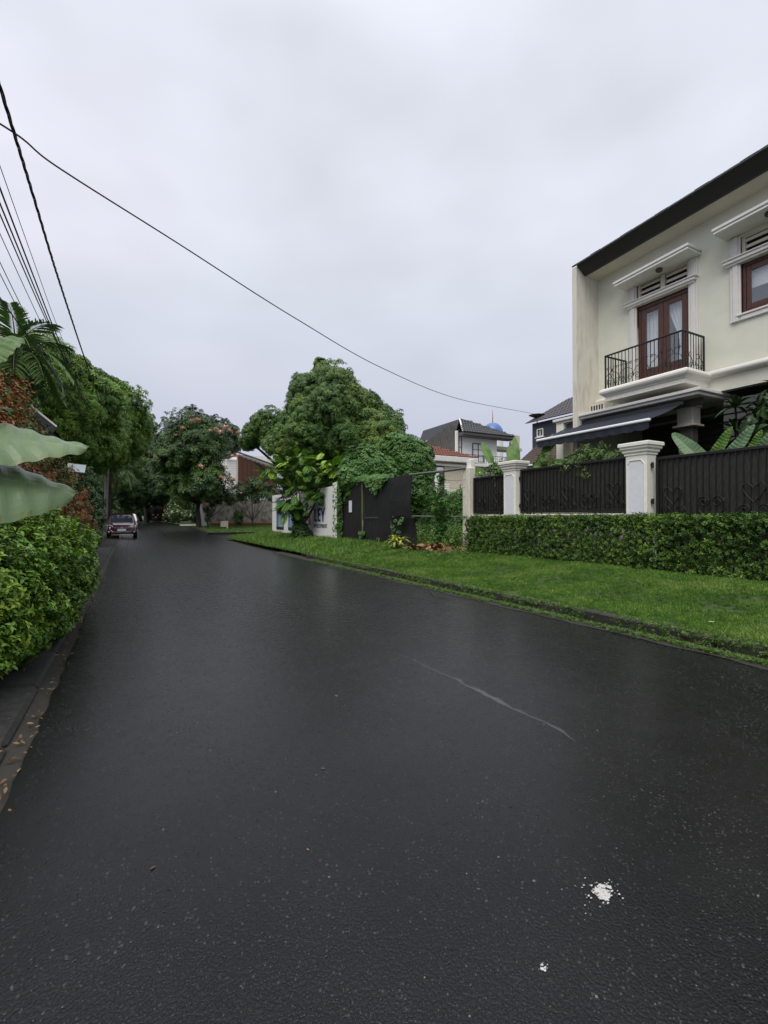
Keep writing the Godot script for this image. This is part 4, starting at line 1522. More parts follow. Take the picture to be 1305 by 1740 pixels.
func site() -> void:
	# white advertising wall of the empty plot
	var w := thing("advertising_wall", "white wall with blue posters and lettering behind the breadfruit tree", "wall")
	var g := Geo.new()
	g.rb(8.6, 8.85, 0.1, 2.98, 20.75, 31.9, 0.02)
	part("wall", g, M.white, w)
	g = Geo.new()
	g.rb(8.45, 8.95, 0.1, 3.1, 20.3, 20.75, 0.02)
	part("end_pier", g, M.white, w)
	var spots := [[29.2, 30.75], [26.6, 28.15]]
	for i in 2:
		var p := Geo.new()
		p.rb(8.575, 8.6, 0.72, 2.62, spots[i][0] - 0.04, spots[i][1] + 0.04, 0.006)
		var fr := part("poster_frame", p, paint(Color(0.05, 0.07, 0.10), 0.5), w)
		p = Geo.new()
		p.pane(V(8.571, 0.76, spots[i][1]), V(8.571, 0.76, spots[i][0]), V(8.571, 2.58, spots[i][0]), V(8.571, 2.58, spots[i][1]), Vector3.LEFT)
		var m := StandardMaterial3D.new()
		m.albedo_texture = poster_image(i + 4)
		m.roughness = 0.4
		part("poster", p, m, fr)
	var font := SystemFont.new()
	font.font_names = PackedStringArray(["Droid Sans"])
	font.font_weight = 700
	for e in [["LEY", 0.95, 22.9, 1.32, Color(0.012, 0.03, 0.16)], ["DEVELOPMENT", 0.27, 22.75, 0.98, Color(0.10, 0.12, 0.14)]]:
		var tm := TextMesh.new()
		tm.text = e[0]
		tm.font = font
		tm.font_size = 64
		tm.pixel_size = e[1] / 64.0
		tm.depth = 0.012
		part("lettering", tm, paint(e[4], 0.5), w, Transform3D(Basis(Vector3.UP, -PI / 2), V(8.592, e[3] + e[1] * 0.3, e[2])))
	g = Geo.new()
	g.tri(V(8.592, 1.1, 24.6), V(8.592, 1.1, 24.15), V(8.592, 1.7, 24.38), Vector3.LEFT)
	part("orange_mark", g, paint(Color(0.5, 0.13, 0.02), 0.5), w)
	# black sheet metal gate, dented and leaning, in separate sheets
	var t := thing("sheet_gate", "tall black sheet metal gate with dents, creepers and a white notice", "gate", V(8.7, 0.25, 14.1))
	var sheets := [[6.1, 3.95, 0.0, 2.85, 0.0], [3.88, 2.55, 0.0, 2.78, 0.06], [2.56, 1.55, 0.0, 2.74, 0.0], [1.56, 0.0, 1.28, 2.70, -0.04]]
	for s in sheets:
		part("metal_sheet", bent_sheet(s[0], s[1], s[2], s[3], s[4]), M.black_sheet, t)
	var lowg := bent_sheet(1.5, -0.15, 0.05, 1.2, 0.12)
	part("torn_sheet", lowg, M.black_sheet, t)
	g = Geo.new()
	for a in [6.12, 3.92, 1.56]:
		g.beam(Vector3(0.06, 0, -a), Vector3(0.06, 2.75, -a), 0.05, 0.05)
	g.beam(Vector3(0.06, 2.5, -6.1), Vector3(0.06, 2.6, 0), 0.05, 0.05)
	g.beam(Vector3(0.06, 1.2, -6.1), Vector3(0.06, 1.24, 0), 0.05, 0.05)
	part("gate_frame", g, M.steel, t)
	g = Geo.new()
	g.beam(Vector3(-0.03, 2.75, -3.92), Vector3(-0.05, 1.4, -3.86), 0.035, 0.035)
	g.beam(Vector3(-0.05, 1.4, -3.86), Vector3(-0.03, 0.05, -3.9), 0.03, 0.03)
	part("bent_edge_strip", g, paint(Color(0.16, 0.17, 0.08), 0.6), t)
	g = Geo.new()
	g.box(Vector3(-0.035, 1.72, -5.1), Vector3(0.006, 0.52, 0.32))
	part("notice", g, paint(Color(0.6, 0.62, 0.66), 0.6), t)
	# open frame of the plot: pipe rail, post and lower rail
	var f := thing("pipe_fence", "rusty pipe frame with a vine wrapped post at the open plot", "fence")
	g = Geo.new()
	g.tube(PackedVector3Array([V(8.72, 2.98, 14.3), V(9.4, 3.05, 13.3), V(10.02, 3.14, 12.75)]), [0.045], 8)
	part("top_rail", g, M.steel, f)
	g = Geo.new()
	g.tube(PackedVector3Array([V(8.75, 1.52, 14.2), V(9.4, 1.5, 13.3), V(10.02, 1.5, 12.75)]), [0.03], 8)
	part("lower_rail", g, M.steel, f)
	g = Geo.new()
	g.box(V(9.42, 1.7, 13.3), Vector3(0.14, 2.7, 0.14), 0.01)
	part("post", g, M.steel, f)
	g = Geo.new()
	for y in [2.2, 2.5, 2.75]:
		g.tube(PackedVector3Array([V(9.42, y, 13.3), V(9.75, y - 0.03, 13.0), V(10.02, y, 12.75)]), [0.006], 4)
	part("wire", g, M.steel, f)
	# old walls round the plot
	g = Geo.new()
	g.rb(20.0, 20.25, 0.1, 3.0, 13.0, 33.4, 0.02)
	solo("plot_wall", g, M.wall_old, "old grey boundary wall overgrown with creeper at the back of the plot", "wall")
	g = Geo.new()
	g.rb(10.3, 20.0, 0.1, 3.0, 12.35, 12.5, 0.02)
	solo("party_wall", g, M.old_white, "whitewashed side wall between the plot and the cream house garden", "wall")
	g = Geo.new()
	g.rb(7.4, 15.5, 0.5, 3.5, 52.0, 52.25, 0.03)
	solo("concrete_wall", g, M.wall_old, "grey concrete wall with black damp streaks across the side street", "wall")
	g = Geo.new()
	g.rb(7.6, 15.5, 0.4, 1.0, 51.80, 51.98, 0.15)
	solo("earth_bank", g, M.red_soil, "red earth heaped along the foot of the concrete wall", "earth bank")
	g = Geo.new()
	g.rb(6.5, 7.2, 0.5, 3.1, 52.1, 52.4, 0.03)
	solo("gate_post", g, paint(Color(0.5, 0.47, 0.5), 0.7, 0.0, "mottle", Vector3.ONE), "pale painted gate post beside the pink flowering tree", "post")
	var u := thing("utility_cabinet", "small cream concrete utility box on the far corner lawn", "utility box", V(7.9, ground_rise(46.0) + 0.1, 46.0))
	g = Geo.new()
	g.box(Vector3(-0.06, 0.43, 0), Vector3(0.52, 0.56, 0.5), 0.02)
	g.box(Vector3(0.24, 0.35, 0.0), Vector3(0.12, 0.72, 0.55), 0.015)
	part("housing", g, paint(Color(0.60, 0.53, 0.38), 0.7, 0.0, "mottle", Vector3.ONE * 1.2), u)
	g = Geo.new()
	g.box(Vector3(-0.06, 0.08, 0), Vector3(0.44, 0.16, 0.4))
	part("plinth", g, paint(Color(0.12, 0.08, 0.05), 0.9), u)
	# a white lamp far down the road
	var l := thing("garden_lamp", "white globe lamp among the dark trees at the end of the street", "lamp", V(3.9, ground_rise(78.0), 80.0))
	g = Geo.new()
	g.tube(PackedVector3Array([Vector3.ZERO, Vector3(0, 3.2, 0)]), [0.05, 0.03], 6)
	part("lamp_post", g, M.iron, l)
	g = Geo.new()
	g.lathe(Vector3(0, 3.2, 0), [[0.02, 0], [0.14, 0.04], [0.2, 0.18], [0.15, 0.33], [0.01, 0.38]], 12)
	part("globe", g, paint(Color(0.85, 0.85, 0.85), 0.3), l)

func bent_sheet(a0: float, a1: float, y0: float, y1: float, bow: float) -> Geo:
	var g := Geo.new()
	var n := 8
	var m := 8
	var ring: Array = []
	for i in n + 1:
		var row: Array[Vector3] = []
		for k in m + 1:
			var s := float(i) / n
			var t := float(k) / m
			var a := lerpf(a0, a1, s)
			var y := lerpf(y0, y1, t) + 0.05 * sin(a * 2.1) * t
			var x := bow * sin(PI * t) + 0.04 * bumpy.get_noise_2d(a * 30.0, y * 25.0)
			row.append(Vector3(x, y, -a))
		ring.append(row)
	for i in n:
		for k in m:
			g.quad(ring[i][k], ring[i + 1][k], ring[i + 1][k + 1], ring[i][k + 1], Vector3.LEFT)
			g.quad(ring[i][k] + Vector3(0.012, 0, 0), ring[i + 1][k] + Vector3(0.012, 0, 0), ring[i + 1][k + 1] + Vector3(0.012, 0, 0), ring[i][k + 1] + Vector3(0.012, 0, 0), Vector3.RIGHT)
	return g

func hang(called: String, pts: Array, r: float, label: String, twist := 0.0) -> void:
	var c := Curve3D.new()
	for i in pts.size():
		var q := V(pts[i][0], pts[i][1], pts[i][2])
		var e: Array = pts[maxi(i - 1, 0)]
		var f: Array = pts[mini(i + 1, pts.size() - 1)]
		var d := (V(f[0], f[1], f[2]) - V(e[0], e[1], e[2])) / 6.0
		c.add_point(q, -d, d)
	c.bake_interval = 0.12
	var base := c.get_baked_points()
	var g := Geo.new()
	if twist > 0.0:
		for s in 3:
			var p := PackedVector3Array()
			for i in base.size():
				var ang := i * 0.12 * TAU / twist + s * TAU / 3.0
				p.append(base[i] + Vector3(cos(ang), sin(ang), 0) * r * 0.8)
			g.tube(p, [r * 0.62], 5)
	else:
		g.tube(base, [r], 5)
	solo(called, g, M.cable, label, "cable", "overhead cables along the left side")

func cables() -> void:
	hang("twisted_cable", [[-1.3, 6.25, 4.0], [-1.3, 6.35, 8.5], [-1.3, 6.42, 12.0], [-1.3, 6.85, 20.0], [-1.3, 7.9, 36.0]], 0.016, "thick twisted black cable, nearest the middle of the street on the left", 1.4)
	hang("service_cable", [[-3.2, 6.1, 6.0], [-1.46, 6.44, 7.53], [-0.93, 6.62, 8.38], [0.79, 6.74, 9.84], [3.85, 6.78, 12.16], [8.23, 6.98, 15.36], [14.7, 7.48, 19.25], [24.72, 8.72, 24.05], [27.2, 9.1, 26.0]], 0.013, "single thin black cable crossing the whole sky to the dark house")
	hang("power_cable", [[-1.9, 6.98, 6.0], [-1.9, 6.88, 13.0], [-1.9, 6.95, 19.0], [-1.9, 7.6, 36.0]], 0.015, "upper thick cable of the three that run close together")
	hang("power_cable", [[-1.9, 6.66, 6.0], [-1.9, 6.68, 13.0], [-1.9, 6.80, 19.0], [-1.9, 7.5, 36.0]], 0.014, "middle thick cable of the three that run close together")
	hang("power_cable", [[-1.9, 6.46, 6.0], [-1.9, 6.53, 13.0], [-1.9, 6.74, 19.0], [-1.9, 7.4, 36.0]], 0.012, "lowest thick cable of the three that run close together")
	hang("telephone_wire", [[-1.9, 7.36, 6.0], [-1.9, 7.22, 13.0], [-1.9, 7.24, 19.0], [-1.9, 7.8, 36.0]], 0.007, "very thin wire just above the three thick cables")
	hang("telephone_wire", [[-1.9, 6.16, 6.0], [-1.9, 6.20, 13.0], [-1.9, 6.4, 19.0], [-1.9, 7.3, 36.0]], 0.007, "thin wire below the thick cables, highest of the lower three")
	hang("telephone_wire", [[-1.9, 5.82, 6.0], [-1.9, 5.68, 12.0], [-1.9, 5.85, 19.0], [-1.9, 7.2, 36.0]], 0.007, "thin wire below the thick cables, middle of the lower three")
	hang("telephone_wire", [[-1.9, 5.62, 6.0], [-1.9, 5.5, 12.0], [-1.9, 5.7, 19.0], [-1.9, 7.1, 36.0]], 0.007, "thin wire below the thick cables, last of the lower three")
	hang("drop_cable", [[-2.2, 5.32, 6.0], [-1.95, 5.28, 11.0], [-1.8, 5.30, 14.0], [-1.7, 5.9, 24.0], [-1.6, 7.0, 36.0]], 0.012, "lowest black cable dropping in front of the near palm")
	var p := thing("utility_pole", "pale leaning concrete utility pole beside the maroon car", "utility pole", V(-1.35, ground_rise(35.9), 35.9))
	var g := Geo.new()
	g.tube(PackedVector3Array([Vector3(0, -0.2, 0), Vector3(0.12, 4.0, 0.1), Vector3(0.25, 8.6, 0.2)]), [0.13, 0.115, 0.09], 10)
	part("shaft", g, M.pole, p)
	g = Geo.new()
	g.beam(Vector3(-0.7, 7.6, 0.2), Vector3(0.7, 7.6, 0.2), 0.08, 0.1, 0.01)
	part("crossarm", g, M.steel, p)

func limbs(parent: Node3D, called: String, base: Vector3, balls: Array, r: float, fork: float, m: Material) -> void:
	# a tapered trunk from base up to a fork, and a limb into each ball of the crown
	var g := Geo.new()
	var top := base + Vector3(0.0, fork, 0.0)
	g.tube(PackedVector3Array([base + Vector3(0, -0.2, 0), base + Vector3(r * 0.2, fork * 0.3, 0), base + Vector3(-r * 0.3, fork * 0.7, r * 0.2), top]), [r * 1.35, r, r * 0.85, r * 0.8], 10)
	for b in balls:
		var e := V(b[0], b[1], b[2]) - parent.position
		var mid := top.lerp(e, 0.5) + Vector3(0, -0.12 * top.distance_to(e), 0)
		g.tube(PackedVector3Array([top - Vector3(0, r, 0), mid, e, e + (e - mid) * 0.08]), [r * 0.55, r * 0.34, r * 0.16, r * 0.05], 6)
	part(called, g, m, parent)

func tree(called: String, label: String, at: Vector3, balls: Array, mesh: Mesh, m: Material, count: int, s0: float, s1: float, cols: Array, r: float, fork: float, bark: Material, lift_ := 0.5, depth := 0.3, ragged := 0.25, group := "", what := "tree") -> Node3D:
	var t := thing(called, label, what, at, 0.0, group)
	limbs(t, "trunk", Vector3.ZERO, balls, r, fork, bark)
	crown("crown", t, balls, mesh, m, count, s0, s1, cols, lift_, depth, ragged)
	return t

func palm_frond(length: float, arch: float, leaflets: int, leaf_len: float, seed_: int) -> Geo:
	# feather frond growing along +Z and arching down
	var g := Geo.new()
	g.tinted = true
	var r := RandomNumberGenerator.new()
	r.seed = seed_
	var p := PackedVector3Array()
	for i in 11:
		var t := i / 10.0
		p.append(Vector3(0, length * (0.55 * t - arch * t * t), length * t * (1.0 - 0.15 * t)))
	g.col = Color(0.16, 0.2, 0.08)
	g.tube(p, [0.028, 0.026, 0.024, 0.022, 0.02, 0.018, 0.015, 0.012, 0.01, 0.007, 0.004], 4)
	for i in leaflets:
		var t := 0.12 + 0.88 * float(i) / leaflets
		var k := t * 10.0
		var a: Vector3 = p[int(minf(k, 9.0))].lerp(p[int(minf(k, 9.0)) + 1], k - int(minf(k, 9.0)))
		var f := (p[mini(int(k) + 1, 10)] - p[maxi(int(k) - 1, 0)]).normalized()
		for s in [-1.0, 1.0]:
			var d := Vector3(s, 0.25 + r.randf_range(-0.2, 0.2), 0) + f * 0.75
			var b := r.randf_range(0.75, 1.2)
			g.col = Color(0.10 * b, 0.175 * b, 0.05 * b)
			g.leaf(a, d, Vector3.UP, leaf_len * (0.45 + 0.9 * sin(PI * (0.1 + 0.85 * t))) * r.randf_range(0.85, 1.1), 0.045, r.randf_range(0.35, 0.6), 3, 0.2)
	return g

func palm(label: String, at: Vector3, height: float, fronds: int, length: float, dead: int) -> void:
	var t := thing("palm_tree", label, "palm tree", at)
	var g := Geo.new()
	var p := PackedVector3Array()
	var rr: Array = []
	for i in 15:
		var s := i / 14.0
		p.append(Vector3(0.06 * sin(s * 3.0), height * s, 0.05 * s))
		rr.append(lerpf(0.17, 0.11, s) * (1.08 if i % 2 else 0.96))
	g.tube(p, rr, 10)
	part("trunk", g, M.dark_bark, t)
	var kinds: Array[Mesh] = []
	for k in 3:
		kinds.append(palm_frond(length, 0.62 + 0.22 * k, 34, 0.42, 40 + k).done())
	var top := p[14]
	for i in fronds:
		var el := lerpf(0.95, -0.75, float(i) / (fronds - 1)) + rng.randf_range(-0.1, 0.1)
		part("frond", kinds[i % 3], M.leaf, t, Transform3D(Basis(Vector3.UP, i * 2.39996) * Basis(Vector3.RIGHT, -el), top))
	if dead > 0:
		var brown := paint(Color(0.13, 0.075, 0.04), 0.9)
		var dm := palm_frond(length * 0.75, 0.9, 26, 0.35, 70).done()
		for i in dead:
			part("dead_frond", dm, brown, t, Transform3D(Basis(Vector3.UP, i * 2.1 + 0.4) * Basis(Vector3.RIGHT, 1.2), top - Vector3(0, 0.25 + 0.15 * (i % 3), 0)))
	else:
		g = Geo.new()
		for i in 60:
			var ang := i * 2.39996
			g.tube(PackedVector3Array([top - Vector3(0, 0.35, 0), top + Vector3(cos(ang) * 0.35, -0.5 - 0.3 * rng.randf(), sin(ang) * 0.35) * rng.randf_range(0.6, 1.1)]), [0.012, 0.02], 4)
		part("flower_spray", g, paint(Color(0.30, 0.30, 0.16), 0.8), t)

# a banana-like leaf: petiole, a broad blade folded along its midrib, with fine ribs raised across it
func paddle(length: float, width: float, droop: float, fold: float, ripple := 0.006, tip := 0.62, curl := 0.0) -> Geo:
	var g := Geo.new()
	g.tinted = true
	var n := 84
	var half := 6
	for side in [-1.0, 1.0]:
		var rings: Array = []
		var cols: Array = []
		for i in n + 1:
			var t := float(i) / n
			var w := width * 0.5 * pow(sin(PI * pow(t, tip)), 0.45)
			if i == 0 or i == n:
				w = 0.002
			var mid := Vector3(0, -droop * length * t * t, length * t)
			var row: Array[Vector3] = []
			for k in half + 1:
				var s := float(k) / half
				var sag := fold * w * s - curl * w * s * s
				row.append(mid + Vector3(side * w * s, sag + ripple * sin(i * 1.05 - s * 5.0) * minf(1.0, s * 3.0) + 0.012 * sin(t * 17.0 + side) * s, -0.25 * w * s * (0.3 + t)))
			rings.append(row)
		for i in n:
			for k in half:
				var e := 0.86 + 0.22 * absf(sin(i * 12.9898 + side * 4.1)) + 0.08 * bumpy.get_noise_2d(i * 9.0, side * 40.0 + k * 4.0)
				g.col = Color(e, e, e)
				if k == half - 1 and float((i * 11) % 7) / 7.0 < (float(i) / n - 0.6):
					g.col = Color(1.15, 0.78, 0.5)
				g.quad(rings[i][k], rings[i + 1][k], rings[i + 1][k + 1], rings[i][k + 1], Vector3.UP)
	g.col = Color(1.5, 1.4, 1.2)
	var rib := PackedVector3Array()
	var rr: Array = []
	for i in 13:
		var t := i / 12.0
		rib.append(Vector3(0, -droop * length * t * t - 0.003, length * t))
		rr.append(lerpf(width * 0.03, width * 0.006, t))
	g.tube(rib, rr, 5)
	return g

func banana_foreground() -> void:
	# a broad-leaved plant standing close on the left, three of its leaves reaching into view
	var m := leafy(0.34, 0.4)
	m.vertex_color_use_as_albedo = true
	m.albedo_color = Color(0.135, 0.20, 0.095).linear_to_srgb()
	var m2 := leafy(0.34, 0.4)
	m2.albedo_color = Color(0.06, 0.125, 0.022).linear_to_srgb()
	var t := thing("banana_plant", "broad leaved banana plant at the left edge, its grey green leaves nearest", "plant", V(-1.12, 0.05, 1.75))
	var leaves := [
		[V(-0.98, 1.70, 1.80), V(-0.13, 1.745, 2.14), 0.27, 0.02, 0.10, m, 0.62, 1.5],
		[V(-0.98, 1.66, 1.72), V(-0.16, 1.565, 2.10), 0.40, 0.02, -0.05, m, 0.8, 1.05],
		[V(-0.72, 1.84, 1.95), V(-0.365, 2.16, 2.25), 0.24, 0.03, 0.3, m2, 0.5, 1.3],
		[V(-0.80, 1.82, 2.0), V(-0.375, 1.875, 2.22), 0.16, 0.04, 0.3, m2, 0.5, 1.3]]
	for e in leaves:
		var a: Vector3 = e[0] - t.position
		var b: Vector3 = e[1] - t.position
		var z := (b - a).normalized()
		var x := Vector3.UP.cross(z).normalized()
		var bs := Basis(x, z.cross(x), z).rotated(z, float(e[6]))
		var lf := part("leaf", paddle(a.distance_to(b), e[2], e[3], e[4], 0.0045, e[7], 0.25), e[5], t, Transform3D(bs, a))
		var g := Geo.new()
		g.tube(PackedVector3Array([Vector3(0, 1.1, 0), Vector3(0, 1.35, 0).lerp(a, 0.5) + Vector3(0, 0.05, 0), a]), [0.022, 0.016, 0.011], 7)
		part("leaf_stalk", g, paint(Color(0.10, 0.14, 0.05), 0.5), t)
	var g := Geo.new()
	g.tube(PackedVector3Array([Vector3.ZERO, Vector3(0.02, 0.6, 0), Vector3(0, 1.25, 0)]), [0.07, 0.055, 0.035], 9)
	part("stem", g, paint(Color(0.10, 0.12, 0.05), 0.6, 0.0, "streak", Vector3(5, 1, 5)), t)

func hedge_points(x0: float, x1: float, y0: Callable, y1: float, a0: float, a1: float, per_m2: float, deep: float, s0: float, s1: float, cols: Array, where: Array[Transform3D], tints: PackedColorArray, wobble := 0.05) -> void:
	var hgt := y1 - 0.4
	var faces := [[0, (a1 - a0) * hgt], [1, (a1 - a0) * (x1 - x0)], [2, (x1 - x0) * hgt], [3, (x1 - x0) * hgt]]
	for f in faces:
		for i in int(f[1] * per_m2):
			var x := rng.randf_range(x0, x1)
			var a := rng.randf_range(a0, a1)
			var y := rng.randf_range(y0.call(x0, a) + 0.04, y1)
			var d := deep * pow(rng.randf(), 1.5)
			var o := Vector3.ZERO
			match f[0]:
				0:
					x = x0 + d
					o = Vector3(-1, 0, 0)
				1:
					y = y1 - d
					o = Vector3(0, 1, 0)
				2:
					a = a1 - d
					o = Vector3(0, 0, -1)
				3:
					a = a0 + d
					o = Vector3(0, 0, 1)
			var p := V(x, y, a)
			p += o * wobble * (bumpy.get_noise_3dv(p * 30.0) + 0.6 * bumpy.get_noise_3dv(p * 80.0))
			where.append(facing(o + Vector3(0, 0.4, 0) + Vector3(rng.randfn(), rng.randfn(), rng.randfn()) * 0.45, rng.randf() * TAU, rng.randf_range(s0, s1), p))
			tints.append(mixed(cols, 0.5 + 0.4 * bumpy.get_noise_3dv(p * 25.0) + rng.randf_range(-0.45, 0.45)))

func greenery() -> void:
	var G_mango := [Color(0.028, 0.065, 0.013), Color(0.055, 0.12, 0.021), Color(0.10, 0.185, 0.034), Color(0.19, 0.235, 0.055)]
	var G_left := [Color(0.045, 0.10, 0.016), Color(0.09, 0.19, 0.027), Color(0.155, 0.29, 0.042), Color(0.28, 0.37, 0.065)]
	var mango := rosette(15, 0.30, 0.075, 0.25, 0.75, 2, 3).done()
	var far_leaf := rosette(12, 0.42, 0.13, 0.35, 0.6, 2, 5).done()
	var centre := [[12.1, 9.7, 30.7, 2.3], [10.5, 8.7, 30.1, 1.5], [13.2, 9.3, 29.2, 1.6], [11.5, 7.1, 28.9, 2.7], [14.2, 7.1, 28.5, 2.0], [9.9, 6.9, 31.0, 2.0], [8.7, 7.6, 32.6, 1.25], [8.0, 7.4, 34.0, 0.95], [7.7, 7.2, 35.2, 0.65], [15.0, 7.1, 27.2, 1.2], [15.2, 6.1, 25.9, 0.8], [8.1, 8.2, 33.0, 0.7], [11.7, 11.9, 30.8, 0.6], [13.4, 11.2, 30.8, 0.8], [10.9, 5.2, 30.4, 2.0], [10.0, 5.7, 31.8, 1.3], [13.4, 4.9, 27.9, 1.8], [14.9, 8.5, 28.4, 0.8], [10.2, 10.3, 30.6, 0.9], [14.0, 5.6, 26.8, 1.2]]
	tree("mango_tree", "big rounded mango tree rising over the advertising wall and black gate", V(12.0, 0.4, 30.5), centre, mango, M.leaf, 15000, 0.65, 1.1, G_mango, 0.38, 3.4, M.dark_bark, 0.35, 0.3, 0.75)
	var left := [[-4.17, 8.61, 29.42, 1.79], [-3.11, 9.6, 31.1, 1.29], [-2.81, 7.92, 30.97, 1.94], [-3.65, 6.31, 31.44, 1.94], [-1.65, 8.42, 32.61, 1.56], [-0.66, 8.8, 36.61, 1.6], [0.23, 8.3, 38.41, 1.3], [0.24, 6.96, 38.42, 1.18], [-1.26, 6.68, 34.7, 1.67], [-2.09, 5.81, 32.88, 1.39], [-0.67, 9.8, 36.6, 0.87], [-1.61, 10.0, 34.83, 0.74], [-4.79, 7.74, 27.49, 1.36], [-0.99, 5.64, 36.84, 0.87], [-5.4, 8.2, 30.0, 1.8], [-5.6, 6.2, 30.0, 1.8]]
	tree("mango_tree", "dense mango tree on the left overhanging the maroon car", V(-3.2, 0.1, 33.0), left, mango, M.leaf, 13000, 0.65, 1.1, G_left, 0.35, 3.6, M.dark_bark, 0.3, 0.3, 0.7)
	# pink flowering tree across the side street
	var pinks := [[3.92, 7.48, 47.79, 1.9], [5.84, 8.3, 46.75, 2.2], [6.7, 6.39, 45.99, 1.4], [5.11, 9.4, 47.12, 1.3], [3.04, 6.51, 49.42, 1.5], [6.43, 4.68, 45.35, 1.9], [5.01, 4.83, 48.38, 1.9], [7.4, 8.6, 46.87, 1.0], [3.4, 5.0, 49.0, 1.3], [2.7, 8.0, 49.4, 1.0]]
	var frang := rosette(14, 0.42, 0.10, 0.3, 0.45, 2, 9).done()
	var pt := tree("frangipani_tree", "tall frangipani with pink flower clusters on the far corner lawn", V(5.95, ground_rise(48.5) + 0.1, 48.5), pinks, frang, M.leaf, 2100, 0.8, 1.3, [Color(0.025, 0.06, 0.014), Color(0.05, 0.105, 0.022), Color(0.09, 0.16, 0.03)], 0.22, 2.4, M.dark_bark, 0.7, 0.5, 0.4)
	var blossom := Geo.new()
	blossom.tinted = true
	for i in 22:
		var ang := i * 2.39996
		var el := rng.randf_range(-0.3, 1.2)
		var k := rng.randf_range(0.75, 1.15)
		blossom.col = Color(k, k, k)
		blossom.leaf(Vector3.ZERO, Vector3(cos(ang) * cos(el), sin(el), sin(ang) * cos(el)), Vector3.UP, rng.randf_range(0.2, 0.34), 0.16, 0.1, 2)
	var bm := blossom.done()
	var pink := leafy(0.6, 0.4)
	pink.albedo_color = Color(0.80, 0.52, 0.47).linear_to_srgb()
	for e in [[5.0, 10.1, 45.6], [5.5, 10.2, 45.4], [4.3, 9.4, 45.8], [6.9, 9.4, 44.6], [7.2, 9.1, 44.4], [7.7, 9.6, 44.6], [8.2, 9.4, 45.0], [3.7, 8.9, 46.5], [4.1, 8.0, 46.0], [4.2, 7.0, 46.5], [8.3, 7.0, 44.4], [8.8, 7.1, 44.6], [7.3, 5.0, 44.0], [8.3, 4.8, 44.2], [6.2, 2.6, 45.0], [2.2, 7.2, 48.6], [2.6, 6.6, 48.2], [6.4, 9.2, 44.6], [9.0, 9.3, 45.2], [5.6, 5.9, 44.0]]:
		part("flower_cluster", bm, pink, pt, Transform3D(Basis(Vector3.UP, rng.randf() * 6.0).scaled(Vector3.ONE * rng.randf_range(1.0, 1.6)), V(e[0], e[1], e[2]) - pt.position))
	# smaller frangipani with a yellow flower by the concrete wall
	var small := [[10.3, 4.1, 49.4, 1.0], [11.6, 4.3, 49.0, 1.2], [9.2, 4.0, 49.6, 0.9], [12.7, 4.0, 48.4, 0.9], [11.2, 5.0, 49.3, 0.6]]
	var sf := tree("frangipani_tree", "small bare stemmed frangipani with yellow flowers before the concrete wall", V(11.3, ground_rise(49.5) + 0.15, 49.5), small, frang, M.leaf, 190, 0.9, 1.3, [Color(0.03, 0.07, 0.02), Color(0.06, 0.12, 0.03)], 0.09, 0.7, M.bark, 0.9, 0.5, 0.3)
	var yellow := leafy(0.6, 0.4)
	yellow.albedo_color = Color(0.65, 0.42, 0.05).linear_to_srgb()
	part("flower_cluster", bm, yellow, sf, Transform3D(Basis(), V(11.4, 4.5, 48.0) - sf.position))
	part("flower_cluster", bm, yellow, sf, Transform3D(Basis().scaled(Vector3.ONE * 0.5), V(11.6, 5.5, 48.9) - sf.position))
	# trees and bushes at the end of the street
	var dark := [Color(0.018, 0.042, 0.012), Color(0.03, 0.065, 0.018), Color(0.05, 0.095, 0.024)]
	var mid := [Color(0.035, 0.075, 0.02), Color(0.06, 0.115, 0.03), Color(0.10, 0.16, 0.04)]
	var bluish := [Color(0.045, 0.075, 0.045), Color(0.065, 0.10, 0.055), Color(0.09, 0.13, 0.06)]
	tree("tall_tree", "tall grey green tree behind the pink frangipani", V(9.0, 0.7, 73.0), [[8.5, 15.0, 74.74, 2.6], [6.22, 13.8, 76.0, 2.6], [11.2, 14.0, 73.1, 2.6], [12.17, 12.0, 69.0, 2.2], [12.6, 13.6, 67.7, 0.9], [9.0, 11.0, 72.0, 3.0], [5.4, 11.0, 75.0, 2.6], [11.0, 9.0, 68.0, 2.6], [7.0, 8.0, 72.0, 3.0]], far_leaf, M.leaf_dull, 2300, 1.0, 1.8, bluish, 0.4, 5.0, M.dark_bark, 0.5, 0.4, 0.7, "background trees")
	tree("tall_tree", "pale green tree between the left mango and the pink frangipani", V(2.5, 0.8, 86.0), [[3.57, 12.5, 83.1, 2.5], [2.19, 10.8, 83.9, 2.6], [3.8, 9.8, 83.0, 2.8], [1.2, 8.5, 82.0, 2.4], [5.0, 7.5, 84.0, 2.4]], far_leaf, M.leaf_dull, 1500, 1.0, 1.7, mid, 0.3, 4.0, M.dark_bark, 0.5, 0.4, 0.6, "background trees")
	tree("round_tree", "dark round tree hanging low over the end of the street", V(2.6, 0.8, 82.0), [[2.44, 6.4, 78.1, 3.0], [0.53, 5.4, 76.9, 2.5], [4.3, 5.6, 77.1, 2.6], [-0.9, 7.0, 72.0, 2.0], [5.65, 7.8, 78.7, 2.5]], far_leaf, M.leaf_dull, 2600, 0.8, 1.4, dark, 0.28, 2.6, M.dark_bark, 0.5, 0.35, 0.4, "background trees")
	tree("feathery_tree", "feathery light green tree drooping beside the left mango", V(-1.6, 0.6, 62.0), [[-1.2, 6.6, 60.0, 1.9], [-0.3, 4.9, 58.0, 1.6], [-1.9, 4.6, 57.0, 1.6], [-0.6, 8.3, 62.0, 1.9], [0.4, 7.2, 66.0, 1.6]], rosette(14, 0.5, 0.05, -0.3, 0.9, 2, 12).done(), M.leaf_dull, 1100, 0.9, 1.5, mid, 0.2, 3.0, M.dark_bark, -0.2, 0.5, 0.5, "background trees")
	var backdrop: Array = []
